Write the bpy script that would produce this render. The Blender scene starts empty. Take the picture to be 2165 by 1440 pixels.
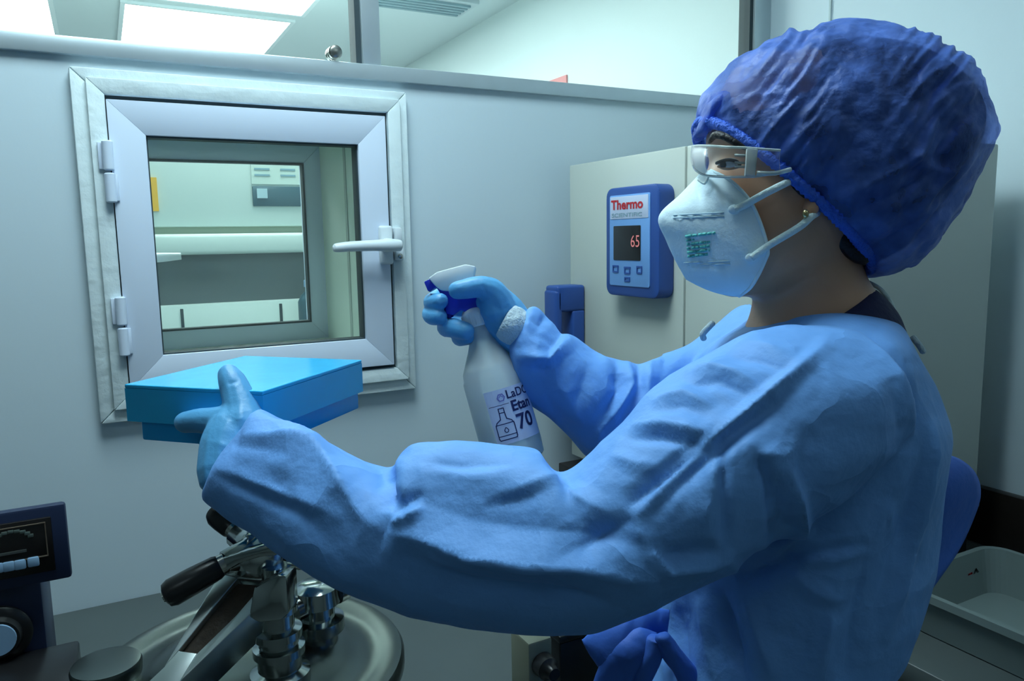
import bpy, bmesh, math, random
import numpy as np
from mathutils import Vector, Matrix
random.seed(3); np.random.seed(3)
C = bpy.context.scene.collection
scene = bpy.context.scene

# ------------------------------------------------------------------ camera
FOC = 1614.1; YAW, PITCH, ROLL = .49032, .13297, .01744
CAM = np.array([0, 0, 1.43])
fw = np.array([math.sin(YAW)*math.cos(PITCH), math.cos(YAW)*math.cos(PITCH), -math.sin(PITCH)])
r0 = np.array([math.cos(YAW), -math.sin(YAW), 0.]); d0 = np.cross(fw, r0)
RT = r0*math.cos(ROLL) + d0*math.sin(ROLL); DN = -r0*math.sin(ROLL) + d0*math.cos(ROLL)
cam = bpy.data.cameras.new('camera'); camo = bpy.data.objects.new('camera', cam); C.objects.link(camo)
M = Matrix.Identity(4)
for i in range(3):
    M[i][0] = RT[i]; M[i][1] = -DN[i]; M[i][2] = -fw[i]; M[i][3] = CAM[i]
camo.matrix_world = M
cam.sensor_width = 36; cam.lens = FOC/2165*36; cam.clip_start = .01; cam.clip_end = 60
scene.camera = camo

def ray(x, y): return fw + RT*(x-1082.5)/FOC + DN*(y-720)/FOC
def P(x, y, d): return CAM + ray(x, y)*d                      # point seen at a pixel, at a depth along the view
def on(x, y, ax, v):                                           # where that sight line meets a plane of the room
    q = ray(x, y); return CAM + q*(v-CAM[ax])/q[ax]
def proj(p):
    v = np.asarray(p)-CAM; z = v@fw
    return np.stack([v@RT/z*FOC+1082.5, v@DN/z*FOC+720, z], -1)

# ------------------------------------------------------------------ world, lights, exposure
w = bpy.data.worlds.new('world'); scene.world = w; w.use_nodes = True
w.node_tree.nodes['Background'].inputs[0].default_value = (.6, .75, .8, 1)
w.node_tree.nodes['Background'].inputs[1].default_value = .05
vs = scene.view_settings
vs.view_transform = 'Standard'; vs.look = 'None'; vs.gamma = 1; vs.use_curve_mapping = False
vs.exposure = 0.12
# the rooms are lit by their ceiling panels: (x0, x1, y0, y1, strength), built with the lamps further down
FRONT_LAMP, FRONT_WEAK, LAB_LAMP = 16.5, 1.6, 12.5
LAMP_TINT = (.72, .94, 1.0); LAB_TINT = (.86, 1.0, 1.0)

# ------------------------------------------------------------------ materials
def mat(name, col, rough=.5, metal=0, var=0, vscale=8, bump=0, bscale=60, emit=None, es=0, trans=0, ior=1.45, alpha=1, spec=.5, coat=0, sss=0):
    m = bpy.data.materials.new(name); m.use_nodes = True
    nt = m.node_tree; b = nt.nodes['Principled BSDF']
    c4 = tuple(col)+(1,)
    b.inputs['Base Color'].default_value = c4
    b.inputs['Roughness'].default_value = rough; b.inputs['Metallic'].default_value = metal
    b.inputs['IOR'].default_value = ior; b.inputs['Transmission Weight'].default_value = trans
    b.inputs['Alpha'].default_value = alpha; b.inputs['Specular IOR Level'].default_value = spec
    b.inputs['Coat Weight'].default_value = coat
    if sss:
        b.inputs['Subsurface Weight'].default_value = sss; b.inputs['Subsurface Scale'].default_value = .01
    tc = nt.nodes.new('ShaderNodeTexCoord')
    if var:
        n = nt.nodes.new('ShaderNodeTexNoise'); n.inputs['Scale'].default_value = vscale; n.inputs['Detail'].default_value = 4
        nt.links.new(tc.outputs['Object'], n.inputs['Vector'])
        mx = nt.nodes.new('ShaderNodeMix'); mx.data_type = 'RGBA'
        mx.inputs[6].default_value = tuple(max(0, v*(1-var)) for v in col)+(1,)
        mx.inputs[7].default_value = tuple(min(1, v*(1+var)) for v in col)+(1,)
        nt.links.new(n.outputs['Fac'], mx.inputs[0]); nt.links.new(mx.outputs[2], b.inputs['Base Color'])
    if bump:
        n = nt.nodes.new('ShaderNodeTexNoise'); n.inputs['Scale'].default_value = bscale; n.inputs['Detail'].default_value = 5
        nt.links.new(tc.outputs['Object'], n.inputs['Vector'])
        bp = nt.nodes.new('ShaderNodeBump'); bp.inputs['Strength'].default_value = bump; bp.inputs['Distance'].default_value = .01
        nt.links.new(n.outputs['Fac'], bp.inputs['Height']); nt.links.new(bp.outputs['Normal'], b.inputs['Normal'])
    if emit:
        b.inputs['Emission Color'].default_value = tuple(emit)+(1,); b.inputs['Emission Strength'].default_value = es
    return m
def thin(name, col, alpha_mix, rough=.05, gloss=.5):
    """clear sheet: mostly see-through, with a glossy surface"""
    m = bpy.data.materials.new(name); m.use_nodes = True; nt = m.node_tree; nt.nodes.clear()
    o = nt.nodes.new('ShaderNodeOutputMaterial'); t = nt.nodes.new('ShaderNodeBsdfTransparent'); t.inputs[0].default_value = tuple(col)+(1,)
    p = nt.nodes.new('ShaderNodeBsdfPrincipled'); p.inputs['Base Color'].default_value = tuple(col)+(1,); p.inputs['Roughness'].default_value = rough
    lw = nt.nodes.new('ShaderNodeLayerWeight'); lw.inputs[0].default_value = gloss
    ma = nt.nodes.new('ShaderNodeMath'); ma.operation = 'MULTIPLY_ADD'; ma.inputs[1].default_value = 1-alpha_mix; ma.inputs[2].default_value = alpha_mix
    mi = nt.nodes.new('ShaderNodeMixShader')
    nt.links.new(lw.outputs['Fresnel'], ma.inputs[0]); nt.links.new(ma.outputs[0], mi.inputs[0])
    nt.links.new(t.outputs[0], mi.inputs[1]); nt.links.new(p.outputs[0], mi.inputs[2]); nt.links.new(mi.outputs[0], o.inputs[0])
    return m
WALL = mat('painted_wall', (.62, .73, .79), .45, var=.03, vscale=2, bump=.05, bscale=30)
WALLB = mat('lab_wall', (.70, .79, .80), .5, var=.02)
PVC = mat('white_frame', (.70, .79, .93), .35, var=.03, vscale=5)
SEAL = mat('silicone_frame', (.72, .82, .84), .5, var=.06, vscale=14, bump=.25, bscale=45)
GASK = mat('dark_gasket', (.03, .05, .06), .6)
ALU = mat('aluminium', (.52, .60, .64), .35, metal=.5, var=.06, vscale=20)
STEEL = mat('brushed_steel', (.50, .50, .46), .25, metal=1, var=.1, vscale=40)
CHROME = mat('chrome', (.40, .44, .43), .14, metal=1, var=.12, vscale=10, bump=.03, bscale=12)
LIDM = mat('steel_lid', (.125, .145, .138), .3, metal=1, var=.1, vscale=12, bump=.04, bscale=8)
BLACK = mat('black_plastic', (.012, .012, .013), .28, var=.2)
DARK = mat('dark_stone', (.018, .014, .012), .4, var=.3, vscale=60)
COUNTER = mat('grey_worktop', (.085, .105, .104), .35, var=.08, vscale=15)
CABF = mat('cabinet_white', (.55, .6, .6), .5)
FLOORM = mat('vinyl_floor', (.16, .18, .18), .4, var=.1, vscale=3)
CEILM = mat('ceiling_tile', (.64, .73, .76), .6)
OVEN = mat('oven_cream', (.56, .60, .54), .45, var=.02, vscale=4)
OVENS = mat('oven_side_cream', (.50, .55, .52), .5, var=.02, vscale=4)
NAVY = mat('navy_plastic', (.028, .085, .32), .4, var=.08)
LBLUE = mat('light_blue_plate', (.19, .40, .78), .45)
WHITE = mat('white_plastic', (.75, .82, .86), .3)
PLW = mat('white_label', (.62, .68, .85), .5)
INK = mat('navy_ink', (.01, .015, .10), .5)
RED = mat('red_ink', (.55, .02, .03), .5)
GREY = mat('grey_ink', (.22, .36, .42), .5)
TEAL = mat('teal_ink', (.12, .52, .50), .6)
SCREEN = mat('dark_screen', (.012, .010, .010), .2)
DIG = mat('red_digits', (.3, .1, .1), .5, emit=(.75, .25, .25), es=.45)
SKIN = mat('skin', (.54, .30, .19), .45, var=.08, vscale=18, bump=.04, bscale=150, sss=.1)
GLOVE = mat('nitrile_glove', (.10, .37, .68), .42, var=.06, vscale=30, bump=.12, bscale=90)
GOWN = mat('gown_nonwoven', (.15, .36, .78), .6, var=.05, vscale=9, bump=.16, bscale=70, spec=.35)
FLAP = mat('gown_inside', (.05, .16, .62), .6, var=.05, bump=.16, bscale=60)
KNIT = mat('white_knit', (.55, .68, .75), .8, bump=.5, bscale=200)
NAVYC = mat('navy_cloth', (.008, .012, .06), .8, bump=.2, bscale=120)
HAIR = mat('black_hair', (.006, .006, .010), .5, bump=.5, bscale=90)
MASKM = mat('mask_fabric', (.66, .82, .90), .75, var=.02, bump=.1, bscale=160)
ELAST = mat('white_elastic', (.66, .80, .82), .7, bump=.3, bscale=300)
EYEW = mat('eye_white', (.6, .6, .6), .2)
PANEL = mat('lit_panel', (1, 1, 1), .5, emit=LAB_TINT, es=LAB_LAMP)
PANELF = mat('lit_panel_near', (1, 1, 1), .5, emit=LAMP_TINT, es=FRONT_LAMP)
PANELW = mat('lit_panel_dim', (1, 1, 1), .5, emit=LAMP_TINT, es=FRONT_WEAK)
GLASS = thin('window_glass', (.97, 1, .99), .02, .05, .15)
LENS = thin('clear_lens', (.99, 1, 1), .03, .03, .12)
BLUEBOX = mat('blue_box', (.006, .40, .95), .22, var=.12, vscale=7, bump=.1, bscale=25, spec=.5)
BLUELID = mat('blue_lid', (.03, .50, .95), .15, var=.10, vscale=12, bump=.06, bscale=30)
BOTTLEM = thin('translucent_bottle', (.86, .96, .97), .42, .3, .5)
LIQ = thin('clear_liquid', (.80, .94, .96), .12, .1, .3)
BINM = thin('bin_plastic', (.24, .31, .31), .62, .3, .3)
SPRAYB = mat('blue_sprayer', (.015, .035, .50), .35)
YEL = mat('yellow_label', (.75, .42, .04), .5)
REDP = mat('red_plate', (.75, .28, .28), .5)
BSC = mat('cabinet_cream', (.60, .70, .66), .5)
BSCD = mat('cabinet_window', (.10, .15, .15), .3, var=.9, vscale=7)
SLATE = mat('slate_display', (.05, .11, .14), .3)
DNAVY = mat('dark_navy_shell', (.014, .024, .065), .45, var=.1)
KEYM = mat('pale_blue_key', (.30, .48, .70), .4)
TROUS = mat('navy_trousers', (.02, .03, .10), .8)

# cap: translucent crinkled nonwoven over dark hair
def cap_material():
    m = bpy.data.materials.new('cap_nonwoven'); m.use_nodes = True; nt = m.node_tree; nt.nodes.clear()
    o = nt.nodes.new('ShaderNodeOutputMaterial'); t = nt.nodes.new('ShaderNodeBsdfTransparent'); t.inputs[0].default_value = (.55, .65, 1, 1)
    p = nt.nodes.new('ShaderNodeBsdfPrincipled'); p.inputs['Base Color'].default_value = (.085, .19, .64, 1); p.inputs['Roughness'].default_value = .5
    tc = nt.nodes.new('ShaderNodeTexCoord'); n = nt.nodes.new('ShaderNodeTexNoise'); n.inputs['Scale'].default_value = 110; n.inputs['Detail'].default_value = 4
    nt.links.new(tc.outputs['Object'], n.inputs['Vector'])
    bp = nt.nodes.new('ShaderNodeBump'); bp.inputs['Strength'].default_value = .25; bp.inputs['Distance'].default_value = .01
    nt.links.new(n.outputs['Fac'], bp.inputs['Height']); nt.links.new(bp.outputs['Normal'], p.inputs['Normal'])
    n2 = nt.nodes.new('ShaderNodeTexNoise'); n2.inputs['Scale'].default_value = 26; n2.inputs['Detail'].default_value = 3
    nt.links.new(tc.outputs['Object'], n2.inputs['Vector'])
    mr = nt.nodes.new('ShaderNodeMapRange'); mr.inputs[1].default_value = .38; mr.inputs[2].default_value = .62; mr.inputs[3].default_value = .34; mr.inputs[4].default_value = .74
    nt.links.new(n2.outputs['Fac'], mr.inputs[0])
    mi = nt.nodes.new('ShaderNodeMixShader'); nt.links.new(mr.outputs[0], mi.inputs[0])
    nt.links.new(t.outputs[0], mi.inputs[1]); nt.links.new(p.outputs[0], mi.inputs[2]); nt.links.new(mi.outputs[0], o.inputs[0])
    return m
CAPM = cap_material()
# crisp paper-like relief on the nonwoven gown
for gm in (GOWN,):
    nt = gm.node_tree; b = nt.nodes['Principled BSDF']; tc = nt.nodes.new('ShaderNodeTexCoord')
    nz = nt.nodes.new('ShaderNodeTexNoise'); nz.inputs['Scale'].default_value = 9; nz.inputs['Detail'].default_value = 3
    ad = nt.nodes.new('ShaderNodeMix'); ad.data_type = 'RGBA'; ad.inputs[0].default_value = .12
    vo = nt.nodes.new('ShaderNodeTexVoronoi'); vo.inputs['Scale'].default_value = 13; vo.feature = 'F1'
    nt.links.new(tc.outputs['Object'], nz.inputs['Vector']); nt.links.new(tc.outputs['Object'], ad.inputs[6]); nt.links.new(nz.outputs['Color'], ad.inputs[7])
    nt.links.new(ad.outputs[2], vo.inputs['Vector'])
    old = b.inputs['Normal'].links[0].from_socket
    bp = nt.nodes.new('ShaderNodeBump'); bp.inputs['Strength'].default_value = .35; bp.inputs['Distance'].default_value = .02
    nt.links.new(vo.outputs['Distance'], bp.inputs['Height']); nt.links.new(old, bp.inputs['Normal']); nt.links.new(bp.outputs['Normal'], b.inputs['Normal'])
BRIM = mat('cap_brim', (.035, .14, .70), .6, bump=.6, bscale=220)

# ------------------------------------------------------------------ helpers
def mesh(name, v, f, m, parent=None, smooth=False):
    me = bpy.data.meshes.new(name); me.from_pydata([tuple(map(float, a)) for a in v], [], [tuple(map(int, a)) for a in f]); me.validate(); me.update()
    if m: me.materials.append(m)
    if smooth: me.shade_smooth()
    o = bpy.data.objects.new(name, me); C.objects.link(o)
    if parent is not None: adopt(o, parent)
    return o
def adopt(o, parent):
    o.parent = parent; o.matrix_parent_inverse = Matrix.LocRotScale(parent.location, parent.rotation_euler, None).inverted() if parent.parent is None else parent_inv(parent)
def parent_inv(p):
    return (world(p)).inverted()
def world(o):
    m = Matrix.LocRotScale(o.location, o.rotation_euler, o.scale)
    return world(o.parent) @ o.matrix_parent_inverse @ m if o.parent else m
def tag(o, label=None, cat=None, group=None, kind=None):
    if label: o['label'] = label
    if cat: o['category'] = cat
    if group: o['group'] = group
    if kind: o['kind'] = kind
    return o
def thing(name, loc, label, cat, group=None):
    o = bpy.data.objects.new(name, None); o.location = tuple(map(float, loc)); o.empty_display_size = .05; C.objects.link(o)
    return tag(o, label, cat, group)
def bm_obj(name, bm, m, parent=None, smooth=False, auto=False):
    me = bpy.data.meshes.new(name); bm.normal_update(); bm.to_mesh(me); bm.free()
    if m: me.materials.append(m)
    if smooth: me.shade_smooth()
    if auto:
        me.shade_smooth()
        try: me.set_sharp_from_angle(angle=math.radians(35))
        except Exception: pass
    o = bpy.data.objects.new(name, me); C.objects.link(o)
    if parent is not None: adopt(o, parent)
    return o
def bbox(bm, lo, hi, bev=0, seg=2, rot=None, piv=None):
    r = bmesh.ops.create_cube(bm, size=1); vv = r['verts']
    lo = Vector(lo); hi = Vector(hi)
    for v in vv: v.co = Vector([(lo[i]+hi[i])/2 + v.co[i]*(hi[i]-lo[i]) for i in range(3)])
    if bev:
        es = list({e for v in vv for e in v.link_edges})
        r = bmesh.ops.bevel(bm, geom=es, offset=bev, segments=seg, affect='EDGES', profile=.5)
        vv = r['verts'] if False else [v for v in bm.verts if v.is_valid and all(lo[i]-1e-5 <= v.co[i] <= hi[i]+1e-5 for i in range(3))]
    if rot is not None: bmesh.ops.rotate(bm, verts=vv, cent=piv, matrix=rot)
def box(name, lo, hi, m, parent=None, bev=0, seg=2):
    bm = bmesh.new(); bbox(bm, lo, hi, bev, seg); return bm_obj(name, bm, m, parent, auto=bev > 0)
def struct(o): o['kind'] = 'structure'; return o
def frame_bm(bm, x0, x1, z0, z1, wd, y0, y1, bev=.002):
    """four mitred bars round an opening, in an XZ plane between y0 and y1"""
    a = [(x0, z0), (x1, z0), (x1, z1), (x0, z1)]; b = [(x0+wd, z0+wd), (x1-wd, z0+wd), (x1-wd, z1-wd), (x0+wd, z1-wd)]
    for i in range(4):
        j = (i+1) % 4; q = [a[i], a[j], b[j], b[i]]
        g = .0005
        v = [bm.verts.new((p[0], y0, p[1])) for p in q] + [bm.verts.new((p[0], y1, p[1])) for p in q]
        fs = [(0, 1, 2, 3), (7, 6, 5, 4), (0, 4, 5, 1), (1, 5, 6, 2), (2, 6, 7, 3), (3, 7, 4, 0)]
        new = [bm.faces.new([v[k] for k in t]) for t in fs]
        bmesh.ops.bevel(bm, geom=list({e for f in new for e in f.edges}), offset=bev, segments=2, affect='EDGES', profile=.5)
def rings(rs, closed_ends=True):
    n = len(rs[0]); v = []; f = []
    for r in rs: v += [tuple(p) for p in r]
    for i in range(len(rs)-1):
        for j in range(n):
            k = (j+1) % n; f.append((i*n+j, i*n+k, (i+1)*n+k, (i+1)*n+j))
    if closed_ends:
        for i, rev in ((0, True), (len(rs)-1, False)):
            c = np.mean(np.array(rs[i]), 0); v.append(tuple(c)); ci = len(v)-1
            for j in range(n):
                k = (j+1) % n
                f.append((ci, i*n+k, i*n+j) if rev else (ci, i*n+j, i*n+k))
    return v, f
def frame_of(ax):
    ax = np.array(ax, float); ax /= np.linalg.norm(ax)
    u = np.cross(ax, [0, 0, 1.]) if abs(ax[2]) < .95 else np.cross(ax, [0, 1., 0]); u /= np.linalg.norm(u)
    return ax, u, np.cross(ax, u)
def lathe_vf(org, ax, prof, n=32):
    ax, u, v = frame_of(ax); org = np.array(org, float)
    rs = [[org + ax*h + (u*math.cos(2*math.pi*j/n)+v*math.sin(2*math.pi*j/n))*max(r, 1e-5) for j in range(n)] for h, r in prof]
    return rings(rs)
def lathe(name, org, ax, prof, m, parent=None, n=32, smooth=True):
    v, f = lathe_vf(org, ax, prof, n); o = mesh(name, v, f, m, parent)
    o.data.shade_smooth()
    try: o.data.set_sharp_from_angle(angle=math.radians(40))
    except Exception: pass
    return o
def tube_vf(pts, rad, n=12):
    pts = [np.array(p, float) for p in pts]
    if np.isscalar(rad): rad = [rad]*len(pts)
    rs = []; up = None
    for i, p in enumerate(pts):
        t = pts[min(i+1, len(pts)-1)]-pts[max(i-1, 0)]; t /= np.linalg.norm(t)
        if up is None: _, u, _ = frame_of(t)
        else: u = up-t*(up@t); u /= np.linalg.norm(u)
        up = u; v = np.cross(t, u)
        rs.append([p+(u*math.cos(2*math.pi*j/n)+v*math.sin(2*math.pi*j/n))*rad[i] for j in range(n)])
    return rings(rs)
def spline(pts, k=6):
    pts = np.array(pts, float); n = len(pts); out = []
    for i in range(n-1):
        p0, p1, p2, p3 = pts[max(i-1, 0)], pts[i], pts[i+1], pts[min(i+2, n-1)]
        for s in range(k):
            t = s/k; out.append(.5*((2*p1)+(p2-p0)*t+(2*p0-5*p1+4*p2-p3)*t*t+(3*p1-p0-3*p2+p3)*t**3))
    out.append(pts[-1]); return np.array(out)
def tube(name, pts, rad, m, parent=None, n=12, k=6):
    a = np.column_stack([np.array(pts, float), np.full(len(pts), rad) if np.isscalar(rad) else rad])
    s = spline(a, k) if k > 1 and len(a) > 2 else a
    v, f = tube_vf(s[:, :3], list(s[:, 3]), n); return mesh(name, v, f, m, parent, True)
def merge(parts):
    V = []; F = []
    for v, f in parts:
        b = len(V); V += list(v); F += [tuple(i+b for i in q) for q in f]
    return V, F
def prism(name, poly, org, u, v, th, m, parent=None, bev=.001):
    """outline (a,b) in the plane org+a*u+b*v, given a thickness th along u x v, centred"""
    u = np.array(u, float); v = np.array(v, float); nrm = np.cross(u, v); nrm /= np.linalg.norm(nrm)
    bm = bmesh.new(); A = [bm.verts.new(tuple(np.array(org)+u*a+v*b-nrm*th/2)) for a, b in poly]
    fa = bm.faces.new(A); r = bmesh.ops.extrude_face_region(bm, geom=[fa])
    bmesh.ops.translate(bm, verts=[g for g in r['geom'] if isinstance(g, bmesh.types.BMVert)], vec=tuple(nrm*th))
    bmesh.ops.recalc_face_normals(bm, faces=bm.faces)
    if bev: bmesh.ops.bevel(bm, geom=list(bm.edges), offset=bev, segments=2, affect='EDGES', profile=.5)
    return bm_obj(name, bm, m, parent, auto=True)
def oval(A, B, d, rd, bow=(0, 0), n=36, sq=1.0):
    """ring whose outline, seen from the front, runs through the points A and B; deep rd to either side of depth d"""
    A = np.array(A, float); B = np.array(B, float); ln = np.linalg.norm(A-B)
    t = 2*math.pi*np.arange(n)/n; c = np.cos(t); s = np.sin(t); e = (A-B)/max(ln, 1e-6)
    a, b = A.copy(), B.copy(); wa, wb = A@e, B@e
    for it in range(4):
        x = (a[0]+b[0])/2+(a[0]-b[0])/2*c+bow[0]*s*s; y = (a[1]+b[1])/2+(a[1]-b[1])/2*c+bow[1]*s*s
        pts = CAM+(fw+RT*((x-1082.5)/FOC)[:, None]+DN*((y-720)/FOC)[:, None])*d+fw*(rd*s)[:, None]
        if it == 3 or ln < 30 or bow[0] or bow[1]: break
        u_ = proj(pts)[:, :2]@e; a = a+e*(wa-u_.max()); b = b+e*(wb-u_.min())
        if (a-b)@e < ln*.3: m_ = (a+b)/2; a = m_+e*ln*.15; b = m_-e*ln*.15
    return [tuple(q_) for q_ in pts]
def loft(st, n=36, k=4, sq=1.0):
    """st: (Ax,Ay,Bx,By,d,rd[,bowx,bowy])"""
    a = np.array([tuple(s)+(0,)*(8-len(s)) for s in st], float); a = spline(a, k)
    return rings([oval((s[0], s[1]), (s[2], s[3]), s[4], max(s[5], .002), (s[6], s[7]), n, sq) for s in a])
def chain(pts, n=12, k=4):
    """px, py, depth, radius: a limb with rounded ends"""
    a = spline(np.array(pts, float), k); c = np.array([P(s[0], s[1], s[2]) for s in a]); r = list(a[:, 3])
    t0 = c[0]-c[1]; t0 /= np.linalg.norm(t0); t1 = c[-1]-c[-2]; t1 /= np.linalg.norm(t1)
    cc = [c[0]+t0*r[0]*.85, c[0]+t0*r[0]*.5]+list(c)+[c[-1]+t1*r[-1]*.5, c[-1]+t1*r[-1]*.85]
    rr = [r[0]*.45, r[0]*.85]+r+[r[-1]*.85, r[-1]*.45]
    return tube_vf(cc, rr, n)
def ball(c, ax3, n=20):
    """ellipsoid: centre, three half-axis vectors"""
    c = np.array(c); rs = []
    for i in range(1, n):
        th = math.pi*i/n
        rs.append([c+np.array(ax3[0])*math.cos(th)+(np.array(ax3[1])*math.cos(2*math.pi*j/n)+np.array(ax3[2])*math.sin(2*math.pi*j/n))*math.sin(th) for j in range(n)])
    return rings(rs)
def fuse(parts, voxel, smooth=4, fac=.5):
    """union of closed shapes as one even continuous surface -> (verts, faces)"""
    v, f = merge(parts); o = mesh('tmp', v, f, None)
    bm = bmesh.new(); bm.from_mesh(o.data); bmesh.ops.recalc_face_normals(bm, faces=bm.faces); bm.to_mesh(o.data); bm.free()
    r = o.modifiers.new('r', 'REMESH'); r.mode = 'VOXEL'; r.voxel_size = voxel
    if smooth:
        s = o.modifiers.new('s', 'SMOOTH'); s.iterations = smooth; s.factor = fac
    dg = bpy.context.evaluated_depsgraph_get(); ev = o.evaluated_get(dg); me = ev.to_mesh()
    V = np.empty(len(me.vertices)*3); me.vertices.foreach_get('co', V); V = V.reshape(-1, 3)
    N = np.empty(len(me.vertices)*3); me.vertices.foreach_get('normal', N); N = N.reshape(-1, 3)
    F = np.empty(len(me.loops), dtype=np.int32); me.loops.foreach_get('vertex_index', F)
    n = np.empty(len(me.polygons), dtype=np.int32); me.polygons.foreach_get('loop_total', n)
    Fs = []; k = 0
    if (n == 4).all(): Fs = F.reshape(-1, 4)
    else:
        for q in n: Fs.append(tuple(F[k:k+q])); k += q
    ev.to_mesh_clear(); me0 = o.data; bpy.data.objects.remove(o); bpy.data.meshes.remove(me0)
    return V, N, Fs
def fmesh(name, V, F, m, parent=None):
    me = bpy.data.meshes.new(name)
    F = np.asarray(F) if not isinstance(F, list) else F
    me.from_pydata(V.tolist(), [], F.tolist() if hasattr(F, 'tolist') else F); me.materials.append(m); me.shade_smooth(); me.update()
    o = bpy.data.objects.new(name, me); C.objects.link(o)
    if parent is not None: adopt(o, parent)
    return o
def tri(x): return np.arcsin(np.sin(x))*(2/math.pi)
def crumple(V, freq, amp, seed, octv=5, warp=.5):
    """flat facets meeting in sharp creases"""
    rng = np.random.RandomState(seed); h = np.zeros(len(V)); tot = 0
    for o in range(octv):
        k = rng.normal(size=3); k /= np.linalg.norm(k); k2 = rng.normal(size=3); k2 /= np.linalg.norm(k2)
        k3 = rng.normal(size=3); k3 /= np.linalg.norm(k3)
        s = freq*(1+.4*o); env = np.clip(.5+.9*np.sin(V@k3*freq*.55+rng.rand()*6), 0, 1)
        a = 1/(1+.4*o); h += a*env*tri(V@k*s+tri(V@k2*freq*.6+rng.rand()*6)*warp*2+rng.rand()*6); tot += a
    return h/tot*amp*1.6
def crease_field(px, lines):
    h = np.zeros(len(px))
    for pts, wd, amp in lines:
        pts = np.array(pts, float); best = np.full(len(px), 1e9)
        L = np.linalg.norm(np.diff(pts, axis=0), axis=1); tot = L.sum(); acc = 0; tt = np.zeros(len(px))
        for i in range(len(pts)-1):
            a, b = pts[i], pts[i+1]; ab = b-a; t = np.clip(((px-a)@ab)/(ab@ab), 0, 1)
            dd = np.linalg.norm(px-(a+t[:, None]*ab), axis=1); m = dd < best
            best = np.where(m, dd, best); tt = np.where(m, (acc+t*L[i])/tot, tt); acc += L[i]
        fade = np.clip(np.minimum(tt, 1-tt)*3.2, 0, 1)**.8; amp = amp*(.72 if abs(amp) < .0095 else .9)
        h += amp*(np.clip(1-best/(wd*2.3), 0, 1)*.75+.25*np.exp(-best/(wd*.5)))*fade
    return h
def text_vf(s, size, bold=0):
    cu = bpy.data.curves.new('t', 'FONT'); cu.body = s; cu.size = size; cu.offset = bold; cu.resolution_u = 4
    o = bpy.data.objects.new('t', cu); C.objects.link(o)
    dg = bpy.context.evaluated_depsgraph_get(); ev = o.evaluated_get(dg); me = ev.to_mesh()
    v = [tuple(x.co) for x in me.vertices]; f = [tuple(p.vertices) for p in me.polygons]
    ev.to_mesh_clear(); bpy.data.objects.remove(o); bpy.data.curves.remove(cu); return v, f
def letters(name, s, size, org, u, v, m, parent, bold=0, width=None, height=None):
    tv, tf = text_vf(s, size, bold); a = np.array(tv)
    a[:, :2] -= a[:, :2].min(0)
    if width: a[:, 0] *= width/a[:, 0].max()
    if height: a[:, 1] *= height/a[:, 1].max()
    u = np.array(u, float); v = np.array(v, float)
    o = mesh(name, [np.array(org)+u*p[0]+v*p[1] for p in a], tf, m, parent)
    return o
def ribbon(poly, wd, closed=False):
    p = np.array(poly, float); V = []; F = []
    if closed: p = np.vstack([p, p[:1]])
    for i in range(len(p)-1):
        a, b = p[i], p[i+1]; t = (b-a)/np.linalg.norm(b-a); nn = np.array([-t[1], t[0]])*wd/2; a2 = a-t*wd*.4; b2 = b+t*wd*.4
        k = max(1, int(np.linalg.norm(b-a)/.004)); base = len(V)
        for j in range(k+1):
            q = a2+(b2-a2)*j/k; V += [q+nn, q-nn]
        for j in range(k): F.append((base+2*j, base+2*j+1, base+2*j+3, base+2*j+2))
    return V, F

# ================================================================== THE ROOM
YW = 1.5; XR = 1.57; CE = 2.5
struct(box('floor', (-2.6, -2.1, -.05), (3.2, 6.2, 0), FLOORM))
struct(box('ceiling', (-2.6, -2.1, CE), (3.2, 6.2, CE+.06), CEILM))
WALLD = mat('grey_wall', (.30, .35, .36), .5)
struct(box('wall_left', (-2.66, -2.1, 0), (-2.6, 6.2, CE), WALLD))
struct(box('wall_back', (-2.6, -2.16, 0), (XR, -2.1, CE), WALLD))
struct(box('wall_right', (XR, -2.1, 0), (XR+.06, YW+.03, CE), WALL))
struct(box('wall_far', (-2.6, 6.14, 0), (3.2, 6.2, CE), WALLB))
struct(box('wall_lab_right', (1.765, YW+.03, 0), (1.82, 6.14, CE), WALLB))
# joint between two panels of the right wall
struct(box('trim_1', (XR-.004, 1.306, .91), (XR+.002, 1.311, CE), mat('joint', (.5, .6, .62), .6)))
# window wall with the hatch opening
hx0, hx1, hz0, hz1 = -.002, .542, 1.144, 1.704
bm = bmesh.new(); T = 1.742
xs = [-2.6, hx0, hx1, XR]; zs = [0, hz0, hz1, T]
for i in range(3):
    for j in range(3):
        if i == 1 and j == 1: continue
        for y, rev in ((YW, False), (YW+.05, True)):
            q = [(xs[i], y, zs[j]), (xs[i+1], y, zs[j]), (xs[i+1], y, zs[j+1]), (xs[i], y, zs[j+1])]
            bm.faces.new([bm.verts.new(p) for p in (q[::-1] if rev else q)])
for a, b in (((hx0, hz0), (hx1, hz0)), ((hx1, hz0), (hx1, hz1)), ((hx1, hz1), (hx0, hz1)), ((hx0, hz1), (hx0, hz0)), ((-2.6, T), (XR, T))):
    bm.faces.new([bm.verts.new(p) for p in ((a[0], YW, a[1]), (b[0], YW, b[1]), (b[0], YW+.05, b[1]), (a[0], YW+.05, a[1]))])
bmesh.ops.remove_doubles(bm, verts=bm.verts, dist=1e-5)
struct(bm_obj('wall_window', bm, WALL))
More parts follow.
